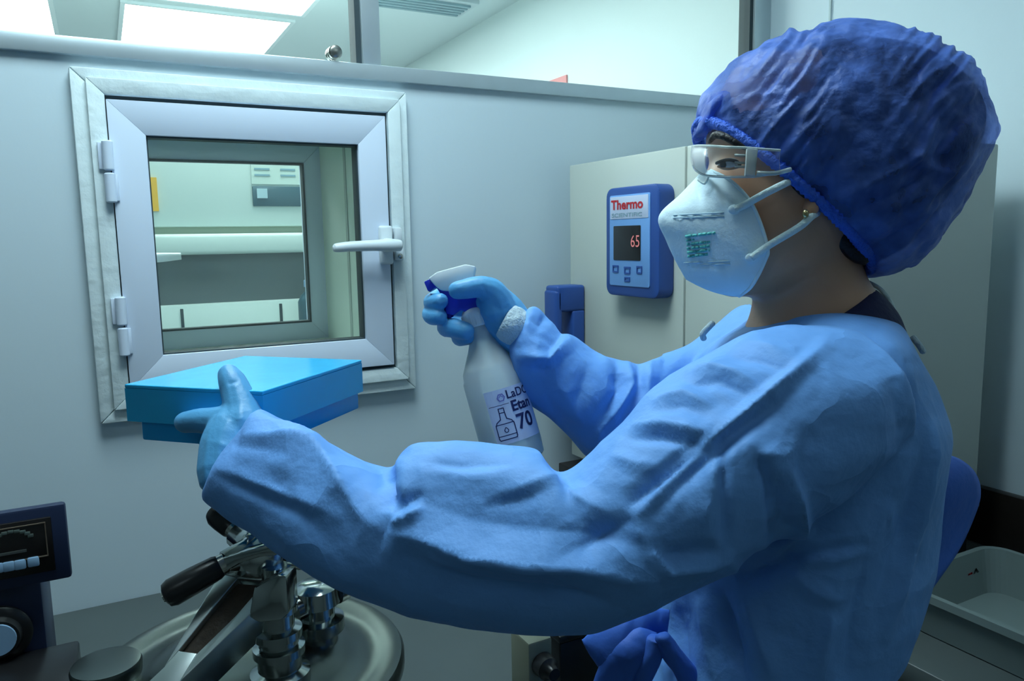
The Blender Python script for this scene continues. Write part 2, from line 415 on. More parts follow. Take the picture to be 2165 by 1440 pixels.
# top rail, posts, panes
struct(box('trim_2', (-2.6, YW-.012, T), (XR, YW+.055, 1.771), ALU, bev=.002))
for i, (x0, x1) in enumerate(((.480, .517), (1.515, XR))):
    p = struct(box('trim_%d' % (3+i), (x0, YW-.006, 1.771), (x1, YW+.045, CE), ALU, bev=.002))
    g = box('gasket', (x0-.011, YW+.002, 1.771), (x0, YW+.04, CE), GASK, p)
for i, (x0, x1) in enumerate(((-2.6, .471), (.517, 1.506))):
    struct(box('window_%d' % (1+i), (x0, YW+.016, 1.771), (x1, YW+.022, CE), GLASS))
# knob on the rail
k = thing('glass_clamp_knob', (.43, YW, 1.771), 'small ribbed metal knob on the rail above the hatch', 'knob')
kc = (.424, YW+.012, 1.787)
lathe('knob_body', kc, (0, -1, 0), [(0, .0), (0, .013), (.004, .013), (.005, .0115), (.009, .0115), (.010, .013), (.014, .013), (.015, .0115), (.019, .0115), (.02, .013), (.026, .013), (.028, .011)], STEEL, k)
lathe('knob_cap', (kc[0], kc[1]-.028, kc[2]), (0, -1, 0), [(0, .0105), (.002, .0105), (.003, .008), (.003, 0)], STEEL, k)

# ================================================================== PASS-THROUGH HATCH
ht = thing('pass_through_hatch', (.27, YW, 1.122), 'white pass-through hatch with a hinged glazed door set in the wall', 'hatch')
bm = bmesh.new(); frame_bm(bm, -.022, .562, 1.122, 1.722, .025, YW-.020, YW+.004, .004)
o = bm_obj('sealant_frame', bm, SEAL, ht, auto=True)
bm = bmesh.new(); frame_bm(bm, .001, .544, 1.146, 1.705, .026, YW-.030, YW+.02, .002)
bm_obj('outer_frame', bm, SEAL, ht, auto=True)
bm = bmesh.new(); frame_bm(bm, .020, .519, 1.170, 1.680, .012, YW-.018, YW+.01, .0005)
bm_obj('door_gasket', bm, GASK, ht)
door = thing('door', (.27, YW-.03, 1.425), None, None); door.empty_display_size = .02
adopt(door, ht)
# four mitred bars of the sash
x0, x1, z0, z1, wd = .0285, .5105, 1.180, 1.6705, .056
a = [(x0, z0), (x1, z0), (x1, z1), (x0, z1)]; b = [(x0+wd, z0+wd), (x1-wd, z0+wd), (x1-wd, z1-wd), (x0+wd, z1-wd)]
def bars(name, a, b, y0, y1, m, parent, bev=.0015):
    for i in range(4):
        j = (i+1) % 4; q = [a[i], a[j], b[j], b[i]]; bm = bmesh.new()
        v = [bm.verts.new((p[0], y0, p[1])) for p in q]+[bm.verts.new((p[0], y1, p[1])) for p in q]
        for t in [(0, 1, 2, 3), (7, 6, 5, 4), (0, 4, 5, 1), (1, 5, 6, 2), (2, 6, 7, 3), (3, 7, 4, 0)]: bm.faces.new([v[k] for k in t])
        bmesh.ops.bevel(bm, geom=list(bm.edges), offset=bev, segments=2, affect='EDGES', profile=.5)
        bm_obj(name, bm, m, parent, auto=True)
bars('frame_bar', a, b, YW-.034, YW+.012, PVC, door, .0008)
bm = bmesh.new(); frame_bm(bm, x0+wd-.003, x1-wd+.003, z0+wd-.003, z1-wd+.003, .0055, YW-.026, YW+.005, .0004)
bm_obj('glass_gasket', bm, GASK, door)
box('pane', (x0+wd, YW-.018, z0+wd), (x1-wd, YW-.014, z1-wd), GLASS, door)
# lever handle
hz = 1.421; hy = YW-.034
box('handle_plate', (.486, hy-.012, hz-.038), (.514, hy, hz+.038), WHITE, door, .005, 3)
lathe('handle_neck', (.500, hy-.010, hz), (0, -1, 0), [(0, .014), (.022, .013), (.026, .011)], WHITE, door, 20)
lv = spline([(.520, hy-.032, hz-.001, .011), (.500, hy-.036, hz, .0125), (.465, hy-.036, hz, .0108), (.42, hy-.034, hz-.001, .0098), (.393, hy-.032, hz-.003, .0085), (.387, hy-.032, hz-.003, .004)], 5)
v, f = tube_vf(lv[:, :3], list(lv[:, 3]), 14); mesh('handle_lever', v, f, WHITE, door, True)
box('latch_block', (.517, hy-.016, hz-.030), (.534, hy+.006, hz-.004), WHITE, ht, .003)
box('latch_block', (.518, hy-.012, hz+.006), (.533, hy+.006, hz+.034), WHITE, ht, .003)
lathe('latch_screw', (.5255, hy-.016, hz-.022), (0, -1, 0), [(0, .005), (.003, .005), (.004, .003)], STEEL, ht, 14)
# hinges
for zc in (1.552, 1.292):
    for s in (1, -1):
        zz = zc+s*.0265
        lathe('hinge_knuckle', (.0245, hy-.004, zz-.0245), (0, 0, 1), [(0, .006), (.002, .0085), (.047, .0085), (.049, .006)], PVC, ht, 18)
    box('hinge_leaf', (.027, hy-.004, zc-.048), (.037, hy+.004, zc-.004), PVC, ht, .001)
    box('hinge_leaf', (.010, hy-.0015, zc+.004), (.022, hy+.006, zc+.048), PVC, ht, .001)
# chamber
YF = 1.90; cx0, cx1, cz0, cz1 = .045, .492, 1.188, 1.664
v = []; f = []
for y in (YW+.012, YF): v += [(cx0, y, cz0), (cx1, y, cz0), (cx1, y, cz1), (cx0, y, cz1)]
for i in range(4): j = (i+1) % 4; f.append((i, j, 4+j, 4+i))
o = mesh('chamber_lining', v, f, mat('chamber_white', (.74, .84, .76), .4), ht); s = o.modifiers.new('s', 'SOLIDIFY'); s.thickness = .006; s.offset = 1
box('chamber_rail', (cx1-.006, YW+.17, cz0+.002), (cx1-.002, YW+.185, cz1-.002), mat('rail_grey', (.45, .52, .48), .5), ht)
fd = thing('far_door', (.27, YF, 1.42), None, None); adopt(fd, ht)
a = [(.046, 1.190), (.491, 1.190), (.491, 1.662), (.046, 1.662)]; b = [(.102, 1.236), (.446, 1.236), (.446, 1.616), (.102, 1.616)]
bars('frame_bar', a, b, YF-.012, YF+.03, PVC, fd, .001)
bm = bmesh.new(); frame_bm(bm, .100, .448, 1.234, 1.618, .0045, YF-.014, YF+.01, .0004); bm_obj('glass_gasket', bm, GASK, fd)
box('pane', (.102, YF, 1.236), (.446, YF+.004, 1.616), GLASS, fd)
lv = [(.075, YF+.06, 1.40), (.12, YF+.062, 1.40), (.168, YF+.06, 1.402)]
tube('handle_lever', lv, [.011, .011, .008], WHITE, fd)

# ================================================================== OTHER ROOM: safety cabinet and lights
bc = thing('safety_cabinet', (.4, 2.9, 0), 'cream laboratory safety cabinet seen beyond the hatch window', 'cabinet')
box('canopy', (-.35, 2.70, 1.485), (1.05, 3.3, 1.96), BSC, bc, .006)
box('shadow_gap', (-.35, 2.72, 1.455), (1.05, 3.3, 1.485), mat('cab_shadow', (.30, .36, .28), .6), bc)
box('sash_rail', (-.35, 2.66, 1.395), (1.05, 2.74, 1.462), BSC, bc, .012, 3)
box('base', (-.35, 2.68, .75), (1.05, 3.3, 1.235), BSC, bc, .008)
box('back_wall', (-.35, 3.26, 1.23), (1.05, 3.3, 1.49), mat('cab_inner', (.16, .20, .19), .4, var=.5, vscale=6), bc)
box('side_wall', (-.35, 2.70, 1.235), (-.33, 3.28, 1.49), BSC, bc)
box('side_wall', (1.03, 2.70, 1.235), (1.05, 3.28, 1.49), BSC, bc)
box('sash_pane', (-.33, 2.70, 1.235), (1.03, 2.705, 1.40), thin('cab_glass', (.30, .37, .38), .3), bc)
box('display_panel', (.465, 2.69, 1.552), (.78, 2.702, 1.618), SLATE, bc, .003)
box('display_window', (.478, 2.686, 1.578), (.512, 2.691, 1.610), mat('lcd_pale', (.40, .55, .60), .4), bc)
box('notice_label', (.465, 2.695, 1.625), (.80, 2.701, 1.70), mat('pale_label', (.55, .66, .60), .5), bc)
for x in (.475, .56, .65): 
    for z in (1.672, 1.652): box('print_line', (x, 2.693, z), (x+.05, 2.6955, z+.006), GREY, bc)
box('yellow_label', (.06, 2.692, 1.535), (.176, 2.70, 1.64), YEL, bc)
for x in (.215, .528): box('slot', (x, 2.674, 1.155), (x+.009, 2.681, 1.222), GASK, bc, .001)
rb = thing('reagent_bottle', (.60, 2.62, 0), 'blue grey reagent bottle standing before the safety cabinet, right side', 'bottle')
box('support', (.50, 2.50, 0), (.80, 2.66, 1.12), BSC, bc, .004)
lathe('body', (.615, 2.60, 1.12), (0, 0, 1), [(0, 0), (0, .038), (.004, .04), (.11, .04), (.13, .03), (.145, .016), (.16, .015)], SLATE, rb)
lathe('cap', (.615, 2.60, 1.28), (0, 0, 1), [(0, .018), (.022, .018), (.024, .014), (.024, 0)], KEYM, rb, 20)
# items inside cabinet
for i, (x, h, c) in enumerate(((.22, .12, (.30, .20, .18)), (.36, .15, (.06, .09, .10)), (.45, .11, (.14, .18, .22)))):
    t = thing('reagent_flask', (x, 2.95, 1.235), ('brown flask inside the safety cabinet, left', 'black tall flask inside the safety cabinet, middle', 'slate blue flask inside the safety cabinet, right')[i], 'flask')
    lathe('body', (x, 2.95, 1.235), (0, 0, 1), [(0, 0), (0, .036), (.004, .04), (h*.5, .038), (h*.75, .018), (h, .016)], mat('flask', c, .4), t, 24)
    lathe('stopper', (x, 2.95, 1.235+h), (0, 0, 1), [(0, .018), (.018, .018), (.02, .012), (.02, 0)], BLACK, t, 16)
# ceiling light panels of both rooms, some out of view
def light_panel(x0, x1, y0, y1, label, m=PANEL):
    t = thing('ceiling_light', ((x0+x1)/2, (y0+y1)/2, CE-.01), label, 'light', 'square ceiling light panels')
    bm = bmesh.new()
    for lo, hi in (((x0-.02, y0-.02, CE-.012), (x1+.02, y0, CE)), ((x0-.02, y1, CE-.012), (x1+.02, y1+.02, CE)), ((x0-.02, y0, CE-.012), (x0, y1, CE)), ((x1, y0, CE-.012), (x1+.02, y1, CE))): bbox(bm, lo, hi)
    bm_obj('frame', bm, WHITE, t)
    box('diffuser', (x0, y0, CE-.006), (x1, y1, CE), m, t)
light_panel(.185, .905, 3.93, 4.69, 'bright square ceiling light seen whole above the hatch')
light_panel(.185, .925, 3.03, 3.79, 'bright ceiling light cut by the top edge above the hatch')
light_panel(-.86, -.115, 3.93, 4.70, 'bright ceiling light at the top left corner')
light_panel(-.86, -.115, 3.03, 3.79, 'bright ceiling light nearer than the top left one')
light_panel(.185, .905, 2.13, 2.89, 'unseen ceiling light added to brighten the safety cabinet front')  # out-of-view panel, added to light the cabinet front near the partition
light_panel(-.1, .5, .60, 1.20, 'ceiling light above the worktop of the near room', PANELF)
light_panel(-1.2, -.6, -.8, -.2, 'ceiling light of the near room, left behind the camera', PANELW)
light_panel(.7, 1.3, -.8, -.2, 'ceiling light of the near room, right behind the camera', PANELW)
vt = thing('air_vent', (1.35, 3.45, CE), 'grey ceiling air vent beyond the glass at the top edge', 'vent')
box('vent_frame', (1.06, 3.25, CE-.02), (1.60, 3.48, CE), ALU, vt, .004)
for i in range(5): box('vent_slat', (1.09, 3.28+i*.036, CE-.03), (1.57, 3.298+i*.036, CE-.02), GREY, vt)
# small red and white sign on the far room's side wall
sg = thing('wall_sign', (1.76, 2.77, 1.95), 'small red and white sign on the wall beyond the glass', 'sign')
s0 = on(1150, 178, 0, 1.764); s1 = on(1200, 158, 0, 1.764)
zb = 1.80; zt = max(s1[2], 1.98)
box('board', (1.757, s1[1], zb), (1.765, s0[1], zt), REDP, sg, .001)
box('band', (1.755, s1[1]+.02, zt-.05), (1.7575, s0[1]-.02, zt-.035), WHITE, sg)

# ================================================================== WORKTOP AND BASE CABINETS
ct = thing('worktop', (.5, 1.1, .75), 'grey laboratory worktop running along the window wall', 'worktop')
v = [(-2.0, 1.498), (-2.0, .70), (1.02, .70), (1.02, -1.2), (1.568, -1.2), (1.568, 1.498)]
bm = bmesh.new(); fa = bm.faces.new([bm.verts.new((x, y, .75)) for x, y in v]); r = bmesh.ops.extrude_face_region(bm, geom=[fa])
bmesh.ops.translate(bm, verts=[g for g in r['geom'] if isinstance(g, bmesh.types.BMVert)], vec=(0, 0, .04)); bmesh.ops.recalc_face_normals(bm, faces=bm.faces)
bmesh.ops.bevel(bm, geom=list(bm.edges), offset=.003, segments=2, affect='EDGES', profile=.5)
bm_obj('slab', bm, COUNTER, ct, auto=True)
struct(box('baseboard_right', (1.548, -1.2, .791), (1.57, 1.49, .908), DARK, None, .001))
for i in range(5):
    x0 = -2.0+i*.6
    t = thing('base_cabinet', (x0+.3, 1.1, 0), ['leftmost', 'second', 'third', 'fourth', 'fifth'][i]+' white base cabinet from the left under the worktop', 'cabinet', 'base cabinets under the window wall worktop')
    box('body', (x0+.003, .76, .08), (x0+.597, 1.49, .75), CABF, t); box('plinth', (x0+.003, .80, 0), (x0+.597, 1.49, .08), DARK, t)
    d = box('door', (x0+.006, .738, .09), (x0+.594, .758, .742), CABF, t, .002); tube('handle', [(x0+.54, .738, .60), (x0+.54, .715, .61), (x0+.54, .715, .69), (x0+.54, .738, .70)], .005, STEEL, d, 8, 3)
for i in range(3):
    y0 = -1.15+i*.6
    t = thing('base_cabinet', (1.3, y0+.3, 0), ['nearest', 'middle', 'farthest'][i]+' white base cabinet under the right-hand worktop', 'cabinet', 'base cabinets under the right worktop')
    box('body', (1.08, y0+.003, .08), (1.56, y0+.597, .75), CABF, t); box('plinth', (1.12, y0+.003, 0), (1.56, y0+.597, .08), DARK, t)
    d = box('door', (1.058, y0+.006, .09), (1.078, y0+.594, .742), CABF, t, .002); tube('handle', [(1.058, y0+.54, .60), (1.035, y0+.54, .61), (1.035, y0+.54, .69), (1.058, y0+.54, .70)], .005, STEEL, d, 8, 3)

# ================================================================== OVEN
ps = thing('oven_stand', (1.2, 1.13, .79), 'low black stand carrying the cream oven', 'stand')
box('top_board', (.895, .85, .885), (1.50, 1.46, .915), DARK, ps, .003)
box('plinth', (.91, .865, .79), (1.49, 1.45, .886), BLACK, ps, .002)
ov = thing('laboratory_oven', (1.2, 1.13, .915), 'cream laboratory oven with a blue control panel and blue door handle', 'oven')
OX, OY0, OY1, OZ0, OZ1 = .942, .834, 1.439, .937, 1.585
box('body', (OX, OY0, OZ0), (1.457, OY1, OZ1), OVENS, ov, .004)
box('fascia', (.92, OY0, OZ0), (OX-.001, 1.0605, OZ1), OVEN, ov, .002)
dr = box('door', (.918, 1.063, OZ0), (OX-.001, OY1, OZ1), OVEN, ov, .002)
for x in (.96, 1.42):
    for y in (.86, 1.40): lathe('foot', (x, y, .915), (0, 0, 1), [(0, .018), (.022, .015)], BLACK, ov, 14)
for z in (1.0, 1.53): box('hinge', (1.457, .850, z-.035), (1.468, .862, z+.035), BLACK, ov, .002)
# door handle: a D-shaped blue grip
bm = bmesh.new(); hy0, hy1 = 1.378, 1.428
for lo, hi in (((.846, hy0, 1.272), (.917, hy1, 1.328)), ((.842, hy0, 1.115), (.860, hy1, 1.318)), ((.884, hy0, 1.115), (.917, hy1, 1.275)), ((.844, hy0, 1.10), (.917, hy1, 1.13))): bbox(bm, lo, hi, .006, 3)
bm_obj('handle', bm, NAVY, ov, auto=True)
# controller housing
cpn = thing('control_panel', (.90, 1.17, 1.42), None, None); adopt(cpn, ov)
def rrect(a0, a1, b0, b1, r, n=5):
    out = []
    for cx, cy, s in ((a1-r, b1-r, 0), (a0+r, b1-r, 1), (a0+r, b0+r, 2), (a1-r, b0+r, 3)):
        for i in range(n+1):
            t = math.pi/2*(s+i/n); out.append((cx+r*math.cos(t), cy+r*math.sin(t)))
    return out
prism('housing', rrect(1.088, 1.252, 1.316, 1.523, .018), (.900, 0, 0), (0, 1, 0), (0, 0, 1), .036, NAVY, cpn, .004)
XF = .8815
prism('face_plate', rrect(1.112, 1.236, 1.336, 1.508, .004), (XF, 0, 0), (0, 1, 0), (0, 0, 1), .003, LBLUE, cpn, .0004)
XF -= .0018
prism('brand_label', rrect(1.116, 1.233, 1.463, 1.505, .002), (XF, 0, 0), (0, 1, 0), (0, 0, 1), .001, PLW, cpn, .0002)
prism('display', rrect(1.138, 1.222, 1.385, 1.450, .002), (XF, 0, 0), (0, 1, 0), (0, 0, 1), .0014, SCREEN, cpn, .0002)
XT = XF-.0011
letters('brand_lettering', 'Thermo', .02, (XT, 1.2295, 1.4805), (0, -1, 0), (0, 0, 1), RED, cpn, .0006, .099, .0185)
letters('brand_lettering', 'SCIENTIFIC', .01, (XT, 1.227, 1.4665), (0, -1, 0), (0, 0, 1), GREY, cpn, .0001, .094, .0075)
letters('digits', '65', .02, (XT-.0004, 1.166, 1.410), (0, -1, 0), (0, 0, 1), DIG, cpn, 0, .026, .022)
def keyb(y, z, w_, h_):
    bm = bmesh.new(); frame_bm(bm, -w_/2, w_/2, -h_/2, h_/2, .0028, -.0006, .0006, .0001)
    for vtx in bm.verts: a_, b_, c_ = vtx.co; vtx.co = (XF-.0008+b_, y+a_, z+c_)
    return bm_obj('key', bm, NAVY, cpn)
for y, z, w_, h_ in ((1.2155, 1.368, .018, .014), (1.178, 1.366, .018, .014), (1.141, 1.368, .016, .014), (1.178, 1.349, .017, .009)): keyb(y, z, w_, h_)
box('key_band', (XF-.0012, 1.168, 1.3695), (XF, 1.188, 1.3725), NAVY, cpn)

# ================================================================== BIN
bn = thing('plastic_tub', (1.23, .55, .79), 'translucent white plastic tub on the worktop at the right', 'tub')
def tub(x0, x1, y0, y1, z0, z1, tp, th, name, m, par):
    n = 6; rs = []
    def loop(x0, x1, y0, y1, z, r): return [(x, y, z) for x, y in rrect(x0, x1, y0, y1, r, n)]
    L = [loop(x0+tp, x1-tp, y0+tp, y1-tp, z0, .03), loop(x0+.004, x1-.004, y0+.004, y1-.004, z1-.012, .035), loop(x0-.006, x1+.006, y0-.006, y1+.006, z1-.012, .04), loop(x0-.006, x1+.006, y0-.006, y1+.006, z1, .04),
         loop(x0+th, x1-th, y0+th, y1-th, z1, .034), loop(x0+tp+th, x1-tp-th, y0+tp+th, y1-tp-th, z0+th, .028)]
    v, f = rings(L, True); return mesh(name, v, f, m, par)
tb = tub(1.10, 1.375, .34, .755, .792, .868, .018, .004, 'tub_shell', BINM, bn)
# red and black mark on the inner end wall
v, f = ribbon([(0, 0), (.006, .010), (.014, .011), (.017, .004)], .004); mesh('printed_mark', [(1.285+a, .7425+.2*(b-0)*0, .825+b) for a, b in v], f, RED, bn)
v, f = ribbon([(0, 0), (.006, .008), (.012, .002)], .005); mesh('printed_mark', [(1.305+a, .7423, .832+b) for a, b in v], f, BLACK, bn)

# ================================================================== BOX IN THE LEFT HAND
c0 = np.array([.125, .736]); cl = np.array([.066, .891]); cb = np.array([.202, 1.02-.078]) ; cr = np.array([.265, .872])
ZT = 1.291
u = cr-c0; u /= np.linalg.norm(u); vv = np.array([-u[1], u[0]])
Lu = .192; Lv = .163
bx = thing('cooling_box', (c0[0], c0[1], ZT-.06), 'translucent bright blue lidded box held in the left glove before the hatch', 'box')
def obox(name, a0, a1, b0, b1, z0, z1, m, bev=.002):
    bm = bmesh.new(); bbox(bm, (a0, b0, z0), (a1, b1, z1), bev, 2)
    for q in bm.verts:
        a_, b_ = q.co.x, q.co.y; p = c0+u*a_+vv*b_; q.co.x, q.co.y = p
    return bm_obj(name, bm, m, bx, auto=True)
obox('tray', .004, Lu-.004, .004, Lv-.013, ZT-.058, ZT-.008, BLUEBOX)
bm = bmesh.new()
bbox(bm, (0, 0, ZT-.004), (Lu, Lv, ZT), .001)
for lo, hi in (((0, 0, ZT-.038), (Lu, .002, ZT-.004)), ((0, Lv-.002, ZT-.038), (Lu, Lv, ZT-.004)), ((0, .002, ZT-.038), (.002, Lv-.002, ZT-.004)), ((Lu-.002, .002, ZT-.038), (Lu, Lv-.002, ZT-.004))): bbox(bm, lo, hi)
for q in bm.verts:
    a_, b_ = q.co.x, q.co.y; p = c0+u*a_+vv*b_; q.co.x, q.co.y = p
bm_obj('lid', bm, BLUELID, bx)
# ================================================================== SPRAY BOTTLE
sp = thing('spray_bottle', P(1072, 925, .88), 'translucent spray bottle with blue and white trigger head held in the right glove', 'bottle')
top = P(1001, 655, .88); bot = P(1091, 975, .88); ax = top-bot; H = np.linalg.norm(ax); ax /= H
U = np.cross(ax, fw); U /= np.linalg.norm(U); U = -U if U@RT < 0 else U; Wn = -np.cross(U, ax); Wn = Wn if Wn@fw < 0 else -Wn     # Wn towards the camera
s = .88/FOC
prof = [(0, 0), (.0, .030), (.004, .0345), (.02, .0355), (.10, .0350), (H-.078, .0335), (H-.070, .0325), (H-.066, .0305), (H-.046, .0195), (H-.036, .0150), (H-.026, .0135), (H-.010, .0125), (H-.004, .0125)]
lathe('bottle_shell', bot, ax, prof, BOTTLEM, sp, 40)
lathe('collar', bot+ax*(H-.020), ax, [(0, .0145), (.003, .0155), (.016, .0155), (.020, .0135), (.022, .010)], WHITE, sp, 24)
for j in range(16):
    t = 2*math.pi*j/16; c = bot+ax*(H-.018)+(U*math.cos(t)+Wn*math.sin(t))*.0152
    v, f = tube_vf([c, c+ax*.013], .0012, 5); mesh('collar_rib', v, f, WHITE, sp)
def img(pts, d): return [tuple(P(x, y, d)) for x, y in pts]
def slabpx(name, pts, d, th, m, par, bev=.0012):
    o0 = P(pts[0][0], pts[0][1], d); poly = []
    for x, y in pts:
        q = P(x, y, d)-o0; poly.append((q@RT, q@(-DN)))
    return prism(name, poly, o0, RT, -DN, th, m, par, bev)
slabpx('shroud', [(908, 590), (926, 577), (985, 561), (1007, 565), (1003, 582), (1004, 622), (935, 616), (922, 606)], .88, .026, WHITE, sp, .002)
slabpx('head_body', [(922, 606), (950, 611), (1005, 618), (1016, 640), (1017, 654), (985, 662), (975, 655), (960, 668), (944, 664), (938, 630)], .88, .020, SPRAYB, sp, .002)
nz = P(912, 606, .88); na = P(898, 600, .88)-P(922, 592, .88)
slabpx('nozzle', [(898, 597), (917, 588), (926, 607), (907, 618)], .88, .020, SPRAYB, sp, .0015)
tr = [P(944, 622, .88), P(940, 640, .88), P(945, 655, .88), P(953, 672, .88)]
tube('trigger', tr, [.006, .0055, .005, .004], SPRAYB, sp)
# label wrapped on the shell
def wrap(a, b, off=.0006):          # a: along the girth from the front, b: up the bottle
    h = .057+b; R = np.interp(h, [q[0] for q in prof[1:]], [q[1] for q in prof[1:]])+off; t = a/R+.42
    return bot+ax*h+(Wn*math.cos(t)+U*math.sin(t))*R
def wrapped(name, VF, m, off): 
    v, f = VF; return mesh(name, [wrap(q[0], q[1], off) for q in v], f, m, sp)
nx, nz_ = 24, 10; v = []; f = []
for i in range(nx+1):
    for j in range(nz_+1): v.append((-.029+.062*i/nx, -.031+.061*j/nz_))
for i in range(nx):
    for j in range(nz_): b_ = i*(nz_+1)+j; f.append((b_, b_+nz_+1, b_+nz_+2, b_+1))
wrapped('label', (v, f), PLW, .0004)
def wtext(s_, size, a, b, bold=0):
    tv, tf = text_vf(s_, size, bold); wrapped('lettering', ([(p[0]+a, p[1]+b) for p in tv], tf), INK, .0009)
wtext('LaDC', .0135, -.005, .0175, .0002); wtext('Etan', .0165, -.0025, .0025, .0005); wtext('70', .0235, -.001, -.0185, .0005)
wrapped('rule_line', ribbon([(-.027, .0125), (-.004, .0125)], .0006), INK, .0009)
hexa = [(-.011+.0042*math.cos(t), .0205+.0042*math.sin(t)) for t in np.linspace(0, 2*math.pi, 7)[:-1]]
wrapped('emblem', merge([ribbon(hexa, .0012, True), ribbon([(-.0135, .0205), (-.011, .023), (-.0085, .0205)], .0008)]), mat('lilac_ink', (.18, .18, .50), .5), .0009)
ic = [(-.024, -.026), (-.005, -.026), (-.004, -.024), (-.004, -.010), (-.006, -.006), (-.011, -.003), (-.0115, .004), (-.0175, .004), (-.018, -.003), (-.023, -.006), (-.025, -.010), (-.025, -.024)]
drop = [(-.0145+.0022*math.cos(t)*(1 if math.sin(t) < 0 else 1-.7*math.sin(t)), -.0155+.0028*math.sin(t)) for t in np.linspace(0, 2*math.pi, 13)[:-1]]
wrapped('bottle_symbol', merge([ribbon(ic, .0011, True), ribbon([(-.0115, .004), (-.0115, .009), (-.0175, .009), (-.0175, .004)], .0011), ribbon([(-.025, -.0085), (-.004, -.0085)], .001), ribbon([(-.025, -.0215), (-.004, -.0215)], .001), ribbon(drop, .0009, True)]), INK, .0009)

# ================================================================== AUTOCLAVE
AC = np.array([.113, .842]); AZ = .79
au = thing('steam_steriliser', (AC[0], AC[1], AZ), 'round stainless steam steriliser with clamp arm and black grips on the worktop', 'steriliser')
def L3(x, y, z): return (AC[0]+x, AC[1]+y, z)
lathe('body', L3(0, 0, AZ), (0, 0, 1), [(0, 0), (0, .150), (.01, .155), (.13, .155), (.135, .163), (.150, .163)], LIDM, au, 64)
lathe('gasket_ring', L3(0, 0, AZ+.150), (0, 0, 1), [(0, .150), (0, .160), (.008, .160), (.008, .150)], BLACK, au, 64)
lathe('lid', L3(0, 0, AZ+.158), (0, 0, 1), [(0, .14), (0, .166), (.004, .169), (.016, .169), (.021, .166), (.022, .150), (.018, .142), (.018, .118), (.024, .108), (.036, .085), (.043, .055), (.046, .03), (.047, 0)], LIDM, au, 72)
zl = AZ+.158+.047
# centre screw column below the yoke
SC = P(590, 1370, .78)
lathe('screw_column', (SC[0], SC[1], zl-.012), (0, 0, 1), [(0, .030), (.012, .030), (.016, .022), (.030, .022), (.032, .026), (.040, .026), (.042, .020), (.048, .020), (.050, .024), (.058, .024), (.060, .017), (.075, .017), (.077, .021), (.083, .021), (.085, .013), (.125, .013), (.125, 0)], CHROME, au, 32)
ARM = mat('cast_steel', (.66, .71, .70), .32, metal=1, var=.12, vscale=14)
# slotted clamp arm rising from the near left rim to the hub
def armpt(px, py, d): return P(px, py, d)
A_l = [armpt(470, 1212, .775), armpt(345, 1436, .70), armpt(300, 1500, .68)]
A_r = [armpt(560, 1200, .775), armpt(430, 1436, .70), armpt(390, 1500, .68)]
def slab_quad(name, quad, th, m, par, bev=.002):
    q = [np.array(a) for a in quad]; nrm = np.cross(q[1]-q[0], q[3]-q[0]); nrm /= np.linalg.norm(nrm)
    if nrm@(CAM-q[0]) < 0: nrm = -nrm
    bm = bmesh.new(); n_ = len(q)
    t_ = [bm.verts.new(tuple(a)) for a in q]; b_ = [bm.verts.new(tuple(a-nrm*th)) for a in q]
    bm.faces.new(t_); bm.faces.new(b_[::-1])
    for i in range(n_): j = (i+1) % n_; bm.faces.new((t_[i], b_[i], b_[j], t_[j]))
    bmesh.ops.recalc_face_normals(bm, faces=bm.faces)
    bmesh.ops.bevel(bm, geom=list(bm.edges), offset=bev, segments=3, affect='EDGES', profile=.5)
    return bm_obj(name, bm, m, par, auto=True)
def plane_arm(px):      # points of the arm's sloping top plane, by sight line
    n0 = np.cross(A_r[0]-A_l[0], A_l[1]-A_l[0]); n0 /= np.linalg.norm(n0); out = []
    for x, y in px:
        q = ray(x, y); out.append(CAM+q*((A_l[0]-CAM)@n0)/(q@n0))
    return out
slab_quad('clamp_arm_rail', plane_arm([(465, 1212), (503, 1222), (430, 1310), (377, 1376), (346, 1411)]), .016, ARM, au, .001)
slab_quad('clamp_arm_rail', plane_arm([(562, 1228), (596, 1201), (590, 1240), (381, 1440), (417, 1381), (500, 1300)]), .045, ARM, au, .001)
slab_quad('clamp_arm_bridge', plane_arm([(377, 1376), (417, 1381), (381, 1440), (330, 1500), (250, 1500), (346, 1411)]), .018, ARM, au, .001)
slab_quad('clamp_arm_bridge', plane_arm([(465, 1212), (482, 1205), (580, 1198), (596, 1201), (562, 1228), (503, 1222)]), .014, ARM, au, .001)
slab_quad('clamp_arm_slot', [p-np.array([0, 0, .008]) for p in plane_arm([(500, 1218), (566, 1224), (504, 1302), (420, 1386), (372, 1380), (426, 1308)])], .004, mat('rusty_dark', (.05, .035, .025), .5, var=.6, vscale=120, bump=.3), au, .0005)
# side cheek under the arm head
slabpx('clamp_cheek', [(548, 1232), (598, 1202), (617, 1206), (621, 1284), (606, 1298), (560, 1304), (538, 1292)], .757, .036, CHROME, au, .003)
